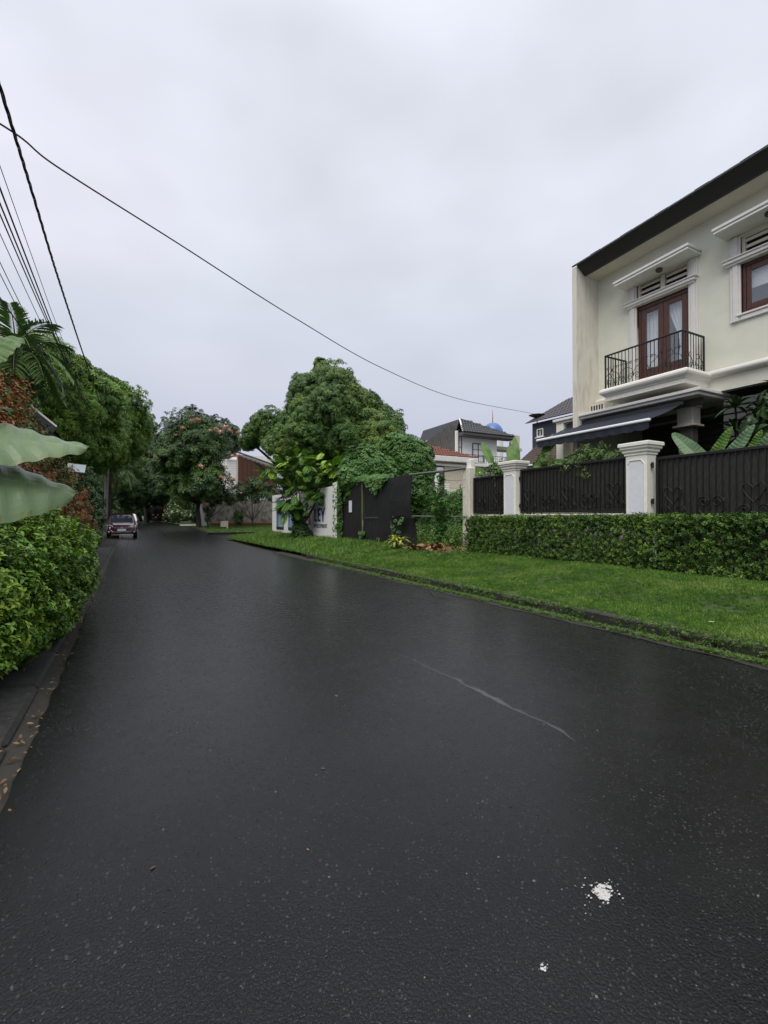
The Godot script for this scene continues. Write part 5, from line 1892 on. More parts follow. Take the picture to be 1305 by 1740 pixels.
	for k in 12:
		backdrop.append([-9.0 + k * 2.4, 3.4 + 1.6 * sin(k * 1.7), 97.0 + 3.0 * cos(k * 2.3), 3.2])
	for k in 8:
		backdrop.append([-8.0 + k * 3.2, 7.5 + 1.2 * sin(k * 2.1), 101.0, 3.2])
	var wood := thing("far_trees", "dark mass of trees and shrubs closing the end of the street", "trees", V(2, 0.9, 98.0))
	wood.set_meta("kind", "stuff")
	limbs(wood, "trunks", Vector3.ZERO, backdrop, 0.3, 1.5, M.dark_bark)
	crown("foliage", wood, backdrop, far_leaf, M.leaf_dull, 4200, 1.2, 2.0, dark, 0.5, 0.4, 0.5)
	var rightwood: Array = []
	for k in 9:
		rightwood.append([9.0 + k * 2.6, 3.6 + 0.9 * sin(k * 1.9), 68.0 + 3.0 * cos(k * 1.3), 2.5])
	var rw := thing("shrubbery", "dark shrubs behind the far corner garden, left of the modern house", "shrubs", V(12, 0.7, 68.0))
	rw.set_meta("kind", "stuff")
	limbs(rw, "trunks", Vector3.ZERO, rightwood, 0.2, 1.0, M.dark_bark)
	crown("foliage", rw, rightwood, far_leaf, M.leaf_dull, 1600, 0.9, 1.5, dark, 0.5, 0.4, 0.5)
	var leftwood: Array = []
	for k in 12:
		leftwood.append([-3.4 - 0.5 * sin(k * 2.0), 2.2 + 1.2 * sin(k * 1.3 + 1.0), 40.0 + k * 4.0, 2.0])
	for k in 6:
		leftwood.append([-5.5, 4.6, 40.0 + k * 8.0, 2.6])
	var lw := thing("shrubbery", "dark garden shrubs along the left side behind the maroon car", "shrubs", V(-4, 0.4, 60.0))
	lw.set_meta("kind", "stuff")
	limbs(lw, "trunks", Vector3.ZERO, [leftwood[5], leftwood[6]], 0.15, 0.8, M.dark_bark)
	crown("foliage", lw, leftwood, far_leaf, M.leaf_dull, 2400, 0.6, 1.2, dark, 0.5, 0.4, 0.5)
	var bush := sprig(12, 0.3, 0.16, 0.085, 31).done()
	var wb := thing("flowering_shrub", "round shrub covered in white flowers beyond the pale driveway", "shrub", V(6.2, ground_rise(72.0) + 0.1, 72.0))
	var wballs := [[5.6, 2.2, 71.0, 1.2], [7.0, 2.4, 71.0, 1.3], [6.2, 3.3, 71.5, 1.2], [7.8, 2.0, 70.5, 1.0], [7.4, 3.6, 71.5, 1.0], [5.0, 1.8, 71.5, 0.8]]
	limbs(wb, "stem", Vector3.ZERO, wballs, 0.06, 0.5, M.bark)
	crown("foliage", wb, wballs, bush, M.leaf_dull, 1500, 1.0, 1.7, mid)
	crown("flowers", wb, wballs, rosette(9, 0.16, 0.13, 0.5, 0.1, 2, 14).done(), M.leaf_dull, 420, 0.8, 1.3, [Color(0.35, 0.42, 0.22), Color(0.62, 0.64, 0.50)], 0.6, 0.05)
	var rs := thing("red_shrub", "small red leaved shrub beside the motorbike", "shrub", V(4.6, ground_rise(82.0), 82.0))
	var rballs := [[4.5, 2.2, 81.5, 1.0], [5.2, 1.8, 81.0, 0.9], [3.9, 1.7, 81.0, 0.7]]
	limbs(rs, "stem", Vector3.ZERO, rballs, 0.05, 0.5, M.bark)
	crown("foliage", rs, rballs, bush, M.leaf_dull, 420, 1.0, 1.8, [Color(0.07, 0.02, 0.012), Color(0.14, 0.03, 0.02), Color(0.08, 0.04, 0.02)])
	var cs := thing("corner_shrub", "slim dark shrub standing next to the frangipani trunk", "shrub", V(6.5, ground_rise(46.5) + 0.1, 46.5))
	var cballs := [[6.5, 1.6, 46.5, 0.45], [6.55, 2.5, 46.5, 0.55], [6.9, 3.1, 46.3, 0.6], [7.6, 3.4, 46.0, 0.7], [8.4, 3.3, 45.8, 0.6]]
	limbs(cs, "stem", Vector3.ZERO, cballs, 0.08, 1.0, M.dark_bark)
	crown("foliage", cs, cballs, frang, M.leaf, 150, 0.6, 0.9, [Color(0.02, 0.045, 0.015), Color(0.04, 0.08, 0.022)])
	var ws := thing("wall_shrub", "little green shrub at the foot of the concrete wall", "shrub", V(9.9, ground_rise(49.5) + 0.1, 49.5))
	crown("foliage", ws, [[9.9, 1.2, 49.5, 0.45], [9.9, 1.8, 49.5, 0.5]], bush, M.leaf_dull, 130, 0.8, 1.2, mid)
	# palms
	palm("near palm with a crown of feathery fronds above the red hedge", V(-2.95, 0.0, 17.4), 6.25, 24, 1.75, 0)
	palm("palm with a skirt of dead brown fronds beside the utility pole", V(-1.25, ground_rise(38.0), 38.0), 5.0, 15, 2.3, 9)
	# left hedges
	var hedge_leaf := sprig(12, 0.16, 0.075, 0.034, 33).done()
	var tall := thing("red_hedge", "tall hedge of red and green shoots along the left side", "hedge")
	var redballs: Array = []
	for k in 17:
		var a := 6.6 + k * 0.95
		var hgt := 3.3 if a < 17.5 else 3.3 - 0.22 * (a - 17.5)
		redballs.append([-2.2 + 0.1 * sin(k * 2.2), hgt - 0.95, a, 0.95])
		redballs.append([-2.1 + 0.1 * sin(k * 1.2), hgt - 1.9, a, 1.0])
		if a < 21.5:
			redballs.append([-2.15, 0.8, a, 1.0])
	redballs.append_array([[-2.5, 3.3, 8.6, 0.7], [-2.5, 3.45, 10.3, 0.7], [-2.4, 3.75, 14.0, 0.5], [-2.4, 3.5, 13.0, 0.65], [-2.5, 3.6, 15.2, 0.5], [-1.75, 1.6, 19.0, 0.55], [-1.65, 1.0, 21.5, 0.6], [-1.6, 2.2, 16.0, 0.5], [-2.1, 3.75, 11.3, 0.45], [-2.2, 3.95, 12.4, 0.4], [-2.0, 3.5, 10.3, 0.4]])
	var stem := Geo.new()
	for k in 14:
		stem.tube(PackedVector3Array([V(-2.3, 0, 6.8 + k * 1.1), V(-2.25, 2.3, 6.8 + k * 1.1 + 0.1)]), [0.04, 0.02], 5)
	part("stems", stem, M.dark_bark, tall)
	crown("foliage", tall, redballs, hedge_leaf, M.leaf_dull, 17000, 1.0, 1.6, [Color(0.035, 0.08, 0.015), Color(0.06, 0.125, 0.022), Color(0.07, 0.11, 0.025), Color(0.26, 0.095, 0.035), Color(0.36, 0.12, 0.045), Color(0.42, 0.16, 0.06)], 0.8, 0.3, 0.3)
	var col := thing("column_shrub", "dark green upright shrub between the red hedge and the utility pole", "shrub", V(-1.95, ground_rise(28.0), 28.0))
	var cb := [[-1.9, 3.0, 28.0, 0.75], [-1.85, 2.2, 27.6, 0.85], [-1.8, 1.4, 27.2, 0.85], [-1.75, 0.75, 26.8, 0.75], [-2.6, 2.6, 28.5, 0.9], [-2.0, 3.6, 28.4, 0.5], [-2.8, 1.2, 27.5, 1.0], [-1.7, 1.2, 29.4, 0.6]]
	limbs(col, "stem", Vector3.ZERO, cb, 0.06, 0.5, M.dark_bark)
	crown("foliage", col, cb, bush, M.leaf, 1900, 0.6, 1.0, [Color(0.02, 0.045, 0.014), Color(0.035, 0.075, 0.02), Color(0.06, 0.12, 0.025)])
	var near_leaf := sprig(13, 0.15, 0.075, 0.042, 35, 3).done()
	var nb := thing("roadside_bush", "large leafy green bush on the left road edge", "bush", V(-1.4, 0.05, 6.2))
	var nballs := [[-1.35, 0.78, 5.3, 0.72], [-1.25, 0.85, 6.4, 0.80], [-1.2, 0.85, 7.6, 0.80], [-1.15, 0.85, 8.7, 0.72], [-1.9, 0.9, 5.6, 0.75], [-1.9, 0.95, 7.0, 0.8], [-1.9, 0.95, 8.4, 0.8], [-2.1, 0.8, 4.4, 0.8], [-1.0, 0.55, 7.6, 0.55], [-1.0, 0.6, 9.3, 0.5], [-1.55, 0.55, 4.55, 0.5], [-0.95, 0.5, 5.6, 0.42], [-0.95, 0.45, 6.6, 0.45], [-1.2, 0.4, 4.9, 0.4], [-0.85, 0.75, 8.0, 0.5], [-0.9, 0.8, 6.9, 0.5], [-1.35, 0.45, 4.2, 0.45]]
	limbs(nb, "stem", Vector3.ZERO, nballs, 0.05, 0.25, M.dark_bark)
	crown("foliage", nb, nballs, near_leaf, M.leaf, 21000, 0.5, 0.85, [Color(0.04, 0.10, 0.010), Color(0.08, 0.175, 0.016), Color(0.14, 0.255, 0.022), Color(0.26, 0.37, 0.04)], 0.7, 0.35, 0.35)
	# clipped hedge before the fence
	var hl := sprig(15, 0.10, 0.034, 0.019, 37).done()
	var ch := thing("clipped_hedge", "long clipped green hedge along the lawn in front of the black fence", "hedge")
	var where: Array[Transform3D] = []
	var tints := PackedColorArray()
	hedge_points(9.0, 9.85, lawn_height, 1.48, 2.4, 11.45, 520.0, 0.22, 0.9, 1.6, [Color(0.02, 0.05, 0.008), Color(0.04, 0.095, 0.012), Color(0.075, 0.155, 0.02), Color(0.16, 0.25, 0.035)], where, tints)
	scatter("foliage", ch, hl, M.leaf, where, tints)
	var twigs := Geo.new()
	for k in 260:
		var x := rng.randf_range(9.2, 9.65)
		var a := rng.randf_range(2.6, 11.2)
		twigs.tube(PackedVector3Array([V(x, 0.35, a), V(x + rng.randf_range(-0.15, 0.15), 0.9, a + rng.randf_range(-0.2, 0.2)), V(x + rng.randf_range(-0.2, 0.2), 1.38, a + rng.randf_range(-0.3, 0.3))]), [0.014, 0.01, 0.005], 4)
	part("twigs", twigs, M.dark_bark, ch).set_meta("kind", "stuff")
	garden()
	plot()
	lawn()

func garden() -> void:
	# banana-like plants behind the pillars
	var green := leafy(0.35, 0.5)
	green.albedo_color = Color(0.075, 0.155, 0.025).linear_to_srgb()
	var grey := leafy(0.35, 0.4)
	grey.albedo_color = Color(0.10, 0.17, 0.085).linear_to_srgb()
	var t := thing("heliconia", "bright green paddle leaved plant behind the middle white pillar", "plant", V(10.95, 0.4, 11.3))
	var spots := [[-0.5, 3.05, 0.5, -0.35, 0.9, 0.75, 0.25], [0.1, 2.95, 0.1, -0.1, 1.25, 0.8, 0.24], [0.3, 2.95, -0.4, 0.55, 0.85, 0.95, 0.20], [0.5, 2.85, -0.9, 0.9, 0.5, 0.9, 0.22], [0.0, 2.8, -0.7, 0.35, 1.1, 0.8, 0.22], [-0.3, 2.8, -1.1, 1.1, 0.15, 0.8, 0.2], [-0.6, 2.75, 0.7, -0.9, 0.3, 0.7, 0.25], [-0.5, 2.8, -0.9, 0.9, -0.25, 0.75, 0.22], [0.2, 2.8, 0.6, -0.7, 0.5, 0.7, 0.24], [-0.4, 2.85, -0.2, -0.15, 0.8, 0.6, 0.3], [-0.5, 2.7, -0.7, 0.9, -0.9, 0.6, 0.2]]
	for s in spots:
		var z := (Vector3(-0.25, 0, -1) * -float(s[3]) + Vector3.UP * float(s[4]) * 0.8).normalized()
		var x := Vector3(-0.7, 0.25, 0.66).cross(z).normalized()
		var at := Vector3(s[0], s[1] - 0.2, -float(s[2]) * 1.3)
		part("leaf", paddle(s[5] * 1.3, s[6] * 1.1, 0.35, 0.2, 0.003, 0.7), green, t, Transform3D(Basis(x, z.cross(x), z), at))
		var g := Geo.new()
		g.tube(PackedVector3Array([Vector3(at.x * 0.3, 0, at.z * 0.3), Vector3(at.x * 0.7, at.y * 0.6, at.z * 0.7), at]), [0.025, 0.02, 0.012], 6)
		part("leaf_stalk", g, paint(Color(0.08, 0.12, 0.04), 0.5), t)
	var filler := thing("garden_shrub", "low leafy shrub filling the corner between post and middle pillar", "shrub", V(10.9, 0.4, 12.1))
	var fb := [[10.7, 2.75, 12.1, 0.4], [10.7, 2.7, 11.6, 0.45], [10.9, 3.0, 11.9, 0.35], [10.9, 2.3, 11.9, 0.5], [10.7, 2.7, 9.7, 0.3]]
	limbs(filler, "stem", Vector3.ZERO, fb, 0.04, 0.8, M.bark)
	crown("foliage", filler, fb, sprig(10, 0.15, 0.14, 0.06, 51).done(), M.leaf, 260, 0.8, 1.3, [Color(0.045, 0.10, 0.02), Color(0.09, 0.17, 0.03)])
	# shrub spilling over the fence
	var over := thing("overhanging_shrub", "light green shrub spilling over the top of the middle fence panel", "shrub", V(10.75, 0.4, 8.3))
	var ob := [[10.45, 2.98, 8.4, 0.28], [10.4, 3.0, 7.9, 0.28], [10.35, 2.85, 8.8, 0.2], [10.4, 2.9, 7.5, 0.2], [10.7, 2.8, 8.3, 0.5], [10.55, 2.86, 9.5, 0.2], [10.6, 3.1, 9.8, 0.22], [10.5, 2.75, 9.2, 0.15]]
	limbs(over, "stem", Vector3.ZERO, ob, 0.035, 1.4, M.bark)
	crown("foliage", over, ob, sprig(14, 0.16, 0.085, 0.022, 53).done(), M.leaf, 700, 0.8, 1.3, [Color(0.05, 0.10, 0.025), Color(0.09, 0.155, 0.04), Color(0.14, 0.2, 0.06)], 0.5, 0.6, 0.5)
	# banana leaves over the right fence
	var b := thing("garden_banana", "banana plant with four big leaves showing above the right gate leaf", "plant", V(11.2, 0.4, 5.4))
	for s in [[[11.1, 2.6, 5.72], [11.05, 3.47, 6.48], 0.34, grey], [[11.15, 2.6, 5.72], [11.1, 3.38, 5.28], 0.24, green], [[11.1, 2.55, 5.42], [11.1, 3.36, 4.88], 0.26, grey], [[11.1, 2.55, 4.98], [11.0, 3.20, 4.70], 0.2, green], [[11.1, 2.6, 4.85], [11.0, 3.4, 4.3], 0.24, grey], [[11.3, 2.5, 6.2], [11.3, 3.15, 6.45], 0.16, green]]:
		var p0 := V(s[0][0], s[0][1], s[0][2]) - b.position
		var p1 := V(s[1][0], s[1][1], s[1][2]) - b.position
		var z := (p1 - p0).normalized()
		var x := Vector3(-0.85, 0.35, 0.3).cross(z).normalized()
		part("leaf", paddle(p0.distance_to(p1), s[2], 0.1, 0.25, 0.004, 0.72), s[3], b, Transform3D(Basis(x, z.cross(x), z), p0))
		var g := Geo.new()
		g.tube(PackedVector3Array([Vector3(0, 0, p0.z * 0.3), p0]), [0.05, 0.018], 7)
		part("leaf_stalk", g, paint(Color(0.08, 0.11, 0.04), 0.5), b)
	# dark dracaena clump in front of the house
	var d := thing("dracaena", "dark strap leaved dracaena standing against the house wall on the right", "plant", V(11.7, 0.4, 5.2))
	var strap := Geo.new()
	strap.tinted = true
	for i in 22:
		var ang := i * 2.39996
		var el := 1.25 - 1.3 * i / 22.0
		var k := rng.randf_range(0.8, 1.2)
		strap.col = Color(k, k, k)
		strap.leaf(Vector3.ZERO, Vector3(cos(ang) * cos(el), sin(el), sin(ang) * cos(el)), Vector3.UP, rng.randf_range(0.42, 0.6), 0.085, 0.45, 5, 0.25, 0.4)
	var sm := strap.done()
	var dl := leafy(0.35, 0.3)
	dl.albedo_color = Color(0.03, 0.06, 0.02).linear_to_srgb()
	var gl := thing("glossy_shrub", "dark glossy leaved shrub filling the corner behind the gate leaf at the right", "shrub", V(11.8, 0.4, 4.5))
	var gb := [[11.6, 3.7, 4.5, 0.45], [11.7, 3.3, 4.9, 0.4], [11.6, 3.0, 4.5, 0.5], [11.8, 3.9, 4.1, 0.5], [11.6, 2.6, 5.0, 0.5], [11.8, 3.2, 4.0, 0.6], [11.5, 2.5, 5.6, 0.4]]
	limbs(gl, "stem", Vector3.ZERO, gb, 0.05, 1.2, M.dark_bark)
	crown("foliage", gl, gb, rosette(9, 0.26, 0.12, 0.1, 0.7, 4, 77).done(), M.leaf, 700, 0.8, 1.2, [Color(0.012, 0.028, 0.010), Color(0.022, 0.05, 0.015), Color(0.04, 0.075, 0.02)], 0.3, 0.6, 0.3)
	var heads := [[11.6, 3.85, 5.42], [11.75, 3.4, 5.5], [11.8, 3.9, 4.85], [11.7, 3.55, 4.95], [11.6, 4.1, 4.62], [11.9, 3.1, 5.2], [11.8, 3.2, 4.7], [11.6, 3.0, 5.6], [12.0, 3.7, 5.1], [11.9, 3.9, 4.4], [11.8, 3.4, 4.3], [11.6, 2.9, 5.0]]
	for e in heads:
		var p := V(e[0], e[1], e[2]) - d.position
		var g := Geo.new()
		g.tube(PackedVector3Array([Vector3(p.x * 0.2, 0, p.z * 0.2), Vector3(p.x * 0.6, p.y * 0.6, p.z * 0.7), p]), [0.04, 0.03, 0.022], 6)
		var st := part("cane", g, M.dark_bark, d)
		part("leaf_head", sm, dl, st, Transform3D(Basis(Vector3.UP, rng.randf() * 6.0).scaled(Vector3.ONE * rng.randf_range(0.8, 1.1)), p))

func plot() -> void:
	# creepers, weeds and the breadfruit tree of the empty plot
	var vine := Geo.new()
	vine.tinted = true
	for i in 7:
		var ang := i * 2.39996
		var k := rng.randf_range(0.8, 1.2)
		vine.col = Color(k, k, k)
		var d := Vector3(cos(ang), 0.25, sin(ang))
		vine.leaf(Vector3(cos(ang), 0, sin(ang)) * 0.07, d, Vector3.UP, rng.randf_range(0.12, 0.18), rng.randf_range(0.11, 0.15), 0.35, 4, 0.15, 0.36)
	var vm := vine.done()
	var vg := [Color(0.035, 0.095, 0.018), Color(0.06, 0.15, 0.025), Color(0.10, 0.21, 0.04)]
	var m1 := thing("creeper_mound", "rounded shrub smothered in creeper just above the black gate", "creeper", V(9.8, 0.4, 19.8))
	var b1 := [[9.75, 3.7, 19.8, 1.15], [9.1, 3.4, 19.6, 0.85], [10.6, 3.55, 19.7, 0.9], [9.9, 2.6, 19.8, 1.2], [9.2, 2.9, 18.6, 0.5], [10.6, 2.6, 18.6, 0.8]]
	limbs(m1, "stem", Vector3.ZERO, b1, 0.08, 1.2, M.dark_bark)
	crown("foliage", m1, b1, vm, M.leaf, 5200, 0.5, 0.75, vg, 0.5, 0.14, 0.25)
	var m2 := thing("creeper_mound", "taller creeper covered mound right of the black gate", "creeper", V(12.6, 0.4, 20.6))
	var b2 := [[12.49, 4.29, 20.49, 1.25], [13.02, 3.85, 20.21, 0.8], [12.3, 4.95, 21.4, 0.9], [13.2, 4.7, 20.6, 0.75], [12.5, 2.92, 19.94, 1.0], [12.3, 2.0, 20.3, 0.8], [11.8, 3.4, 20.4, 1.0]]
	limbs(m2, "stem", Vector3.ZERO, b2, 0.1, 1.4, M.dark_bark)
	crown("foliage", m2, b2, vm, M.leaf, 6500, 0.5, 0.75, vg, 0.5, 0.14, 0.25)
	# creeper on the back wall, the gate and the post
	var where: Array[Transform3D] = []
	var tints := PackedColorArray()
	var back := thing("wall_creeper", "green creeper covering the old wall at the back of the plot", "creeper")
	for i in 4500:
		var a := rng.randf_range(20.0, 33.2)
		var y := rng.randf_range(0.3, 3.35)
		if bumpy.get_noise_2d(a * 11.0, y * 14.0) > 0.32:
			continue
		where.append(facing(Vector3(-1, 0.7, 0.2) + Vector3(rng.randfn(), rng.randfn(), rng.randfn()) * 0.3, rng.randf() * TAU, rng.randf_range(0.6, 1.0), V(19.95 - 0.3 * rng.randf(), y, a)))
		tints.append(mixed(vg, rng.randf() * 0.8))
	scatter("foliage", back, vm, M.leaf, where, tints)
	where = []
	tints = PackedColorArray()
	var gc := thing("gate_creeper", "creeper hanging over the top of the black gate and down its left end", "creeper")
	for i in 1500:
		var p := Vector3.ZERO
		var r := rng.randf()
		if r < 0.42:
			p = V(8.62 - 0.15 * rng.randf(), 3.1 - 2.8 * pow(rng.randf(), 0.9), 20.15 + rng.randf_range(-0.1, 0.55))
		elif r < 0.62:
			p = V(8.7 + rng.randf_range(-0.15, 0.5), 3.02 + 0.15 * rng.randf(), rng.randf_range(16.2, 20.6))
		elif r < 0.86:
			var a := rng.randf_range(15.9, 17.9)
			p = V(8.62, 3.05 - absf(rng.randfn()) * 0.32 * (1.0 - absf(a - 16.7)), a)
		elif r < 0.875:
			p = V(8.62, rng.randf_range(0.8, 1.5), 14.9 + rng.randfn() * 0.2)
			if i % 2:
				continue
		else:
			if i % 11:
				continue
			p = V(8.6, rng.randf_range(0.3, 0.9), 17.9 + rng.randfn() * 0.12)
		where.append(facing(Vector3(-1, 0.8, 0.3) + Vector3(rng.randfn(), rng.randfn(), rng.randfn()) * 0.3, rng.randf() * TAU, rng.randf_range(0.35, 0.65), p))
		tints.append(mixed(vg, rng.randf()))
	scatter("foliage", gc, vm, M.leaf, where, tints)
	where = []
	tints = PackedColorArray()
	var pc := thing("post_creeper", "creeper climbing the bare post of the pipe fence", "creeper")
	for i in 420:
		var y := 0.35 + 1.75 * pow(rng.randf(), 0.8)
		var w := 0.07 + 0.13 * exp(-pow((y - 1.75) * 3.0, 2.0)) + (0.1 if y < 0.8 else 0.0)
		where.append(facing(Vector3(rng.randfn(), 0.8, rng.randfn()), rng.randf() * TAU, rng.randf_range(0.35, 0.6), V(9.42 + rng.randfn() * w, y, 13.3 + rng.randfn() * w)))
		tints.append(mixed(vg, rng.randf() * 0.9))
	for i in 60:
		where.append(facing(Vector3(rng.randfn(), 0.8, rng.randfn()), rng.randf() * TAU, rng.randf_range(0.4, 0.6), V(9.38 + rng.randfn() * 0.04, rng.randf_range(2.0, 2.9), 13.3 + rng.randfn() * 0.06)))
		tints.append(mixed(vg, rng.randf()))
	scatter("foliage", pc, vm, M.leaf, where, tints)
	# breadfruit tree with big lobed leaves, each leaf its own piece
	var bt := thing("breadfruit_tree", "small breadfruit tree with big lobed leaves in front of the white wall", "tree", V(7.95, lawn_height(7.95, 24.0), 24.0))
	var bb := [[7.6, 4.2, 24.0, 0.9], [8.5, 3.9, 23.2, 0.9], [7.1, 3.6, 25.0, 0.8], [8.0, 3.0, 24.0, 0.9], [8.6, 2.6, 22.9, 0.7], [7.5, 2.2, 24.2, 0.6], [6.9, 3.9, 25.3, 0.7], [8.8, 3.8, 22.4, 0.7], [7.9, 4.5, 24.0, 0.5]]
	limbs(bt, "trunk", Vector3.ZERO, bb, 0.09, 0.7, M.bark)
	var kinds: Array[Mesh] = []
	for k in 4:
		var g := Geo.new()
		g.tinted = true
		var r := RandomNumberGenerator.new()
		r.seed = 90 + k
		g.col = Color(1.3, 1.3, 1.0)
		var n := 6
		for i in n:
			var t := (i + 0.6) / n
			for s in [-1.0, 1.0]:
				var e := r.randf_range(0.85, 1.15)
				g.col = Color(e, e, e)
				g.leaf(Vector3(0, -0.16 * t * t, 0.62 * t), Vector3(s * (0.95 - 0.5 * t), 0.1, 0.75), Vector3.UP, 0.34 * sin(PI * (0.25 + 0.6 * t)), 0.088, 0.35, 3, 0.2, 0.4)
		g.leaf(Vector3.ZERO, Vector3(0, 0.1, 1), Vector3.UP, 0.78, 0.17, 0.28, 4, 0.2, 0.5)
		kinds.append(g.done())
	var bl := leafy(0.33, 0.45)
	bl.albedo_color = Color(0.08, 0.175, 0.025).linear_to_srgb()
	var bl2 := leafy(0.33, 0.5)
	bl2.albedo_color = Color(0.21, 0.34, 0.04).linear_to_srgb()
	var bl3 := leafy(0.38, 0.4)
	bl3.albedo_color = Color(0.028, 0.065, 0.018).linear_to_srgb()
	for i in 290:
		var b: Array = bb[i % bb.size()]
		var d := Vector3(rng.randfn(), rng.randfn() * 0.8, rng.randfn()).normalized()
		var p: Vector3 = V(b[0], b[1], b[2]) + d * b[3] * rng.randf_range(0.3, 0.95) - bt.position
		var el := rng.randf_range(-0.9, 0.35) if p.y < 3.4 else rng.randf_range(-0.5, 0.9)
		var yaw := atan2(d.x, d.z) + rng.randfn() * 0.5
		var mm: Material = bl2 if p.y > 3.3 and rng.randf() < 0.5 else (bl3 if rng.randf() < 0.3 else bl)
		part("leaf", kinds[i % 4], mm, bt, Transform3D((Basis(Vector3.UP, yaw) * Basis(Vector3.RIGHT, -el)).scaled(Vector3.ONE * rng.randf_range(0.8, 1.15)), p))
	var base: Array = [[7.95, 0.9, 24.0, 0.45], [7.9, 1.5, 24.1, 0.4], [8.1, 0.6, 23.8, 0.4]]
	var bc := thing("trunk_creeper", "dark creeper wrapped round the trunk of the breadfruit tree", "creeper", V(7.95, 0.3, 24.0))
	crown("foliage", bc, base, vm, M.leaf, 320, 0.6, 1.0, [Color(0.02, 0.05, 0.014), Color(0.04, 0.09, 0.02)])
	# yellow dracaena in front of the gate
	var yd := thing("yellow_plant", "small yellow striped dracaena on the grass before the black gate", "plant", V(8.1, lawn_height(8.1, 14.1) - 0.02, 14.1))
	var g := Geo.new()
	g.tube(PackedVector3Array([Vector3.ZERO, Vector3(0.02, 0.3, 0)]), [0.03, 0.025], 7)
	part("stem", g, M.bark, yd)
	var yl := leafy(0.4, 0.5)
	yl.albedo_color = Color(0.50, 0.50, 0.09).linear_to_srgb()
	for k in 3:
		var h := Geo.new()
		h.tinted = true
		for i in 15:
			var ang := i * 2.39996 + k
			var el := 1.2 - 1.1 * i / 15.0
			var e := rng.randf_range(0.55, 1.1)
			h.col = Color(e * 0.95, e, e)
			h.leaf(Vector3.ZERO, Vector3(cos(ang) * cos(el), sin(el), sin(ang) * cos(el)), Vector3.UP, rng.randf_range(0.38, 0.55), 0.08, 0.6, 5, 0.2, 0.4)
		part("leaf_head", h, yl, yd, Transform3D(Basis(), Vector3([-0.12, 0.14, 0.0][k], 0.3 + 0.03 * k, [0.1, 0.12, -0.12][k])))
	# a heap of dead leaves
	var heap := thing("leaf_heap", "small heap of brown dead leaves beside the vine wrapped post", "leaf heap", V(8.7, lawn_height(8.7, 12.6), 12.6))
	where = []
	tints = PackedColorArray()
	for i in 260:
		where.append(facing(Vector3(rng.randfn() * 0.5, 1, rng.randfn() * 0.5), rng.randf() * TAU, rng.randf_range(0.5, 1.0), Vector3(rng.randfn() * 0.28, absf(rng.randfn()) * 0.06 + 0.02, rng.randfn() * 0.42)))
		tints.append(mixed([Color(0.10, 0.045, 0.02), Color(0.22, 0.11, 0.05), Color(0.30, 0.2, 0.10)], rng.randf()))
	scatter("dead_leaves", heap, vm, M.leaf_dull, where, tints)

func tuft(count: int, tall: float, wide: float, lean: float, seed_: int) -> Geo:
	var g := Geo.new()
	g.tinted = true
	var r := RandomNumberGenerator.new()
	r.seed = seed_
	for i in count:
		var ang := r.randf() * TAU
		var el := PI / 2 - absf(r.randfn()) * lean
		var k := r.randf_range(0.7, 1.3)
		g.col = Color(k, k, k * 0.9)
		var p := Vector3(r.randfn(), 0, r.randfn()) * tall * 0.35
		g.leaf(p, Vector3(cos(ang) * cos(el), sin(el), sin(ang) * cos(el)), Vector3(sin(ang), 0.2, cos(ang)), tall * r.randf_range(0.6, 1.2), wide, 0.25, 2, 0.1)
	return g

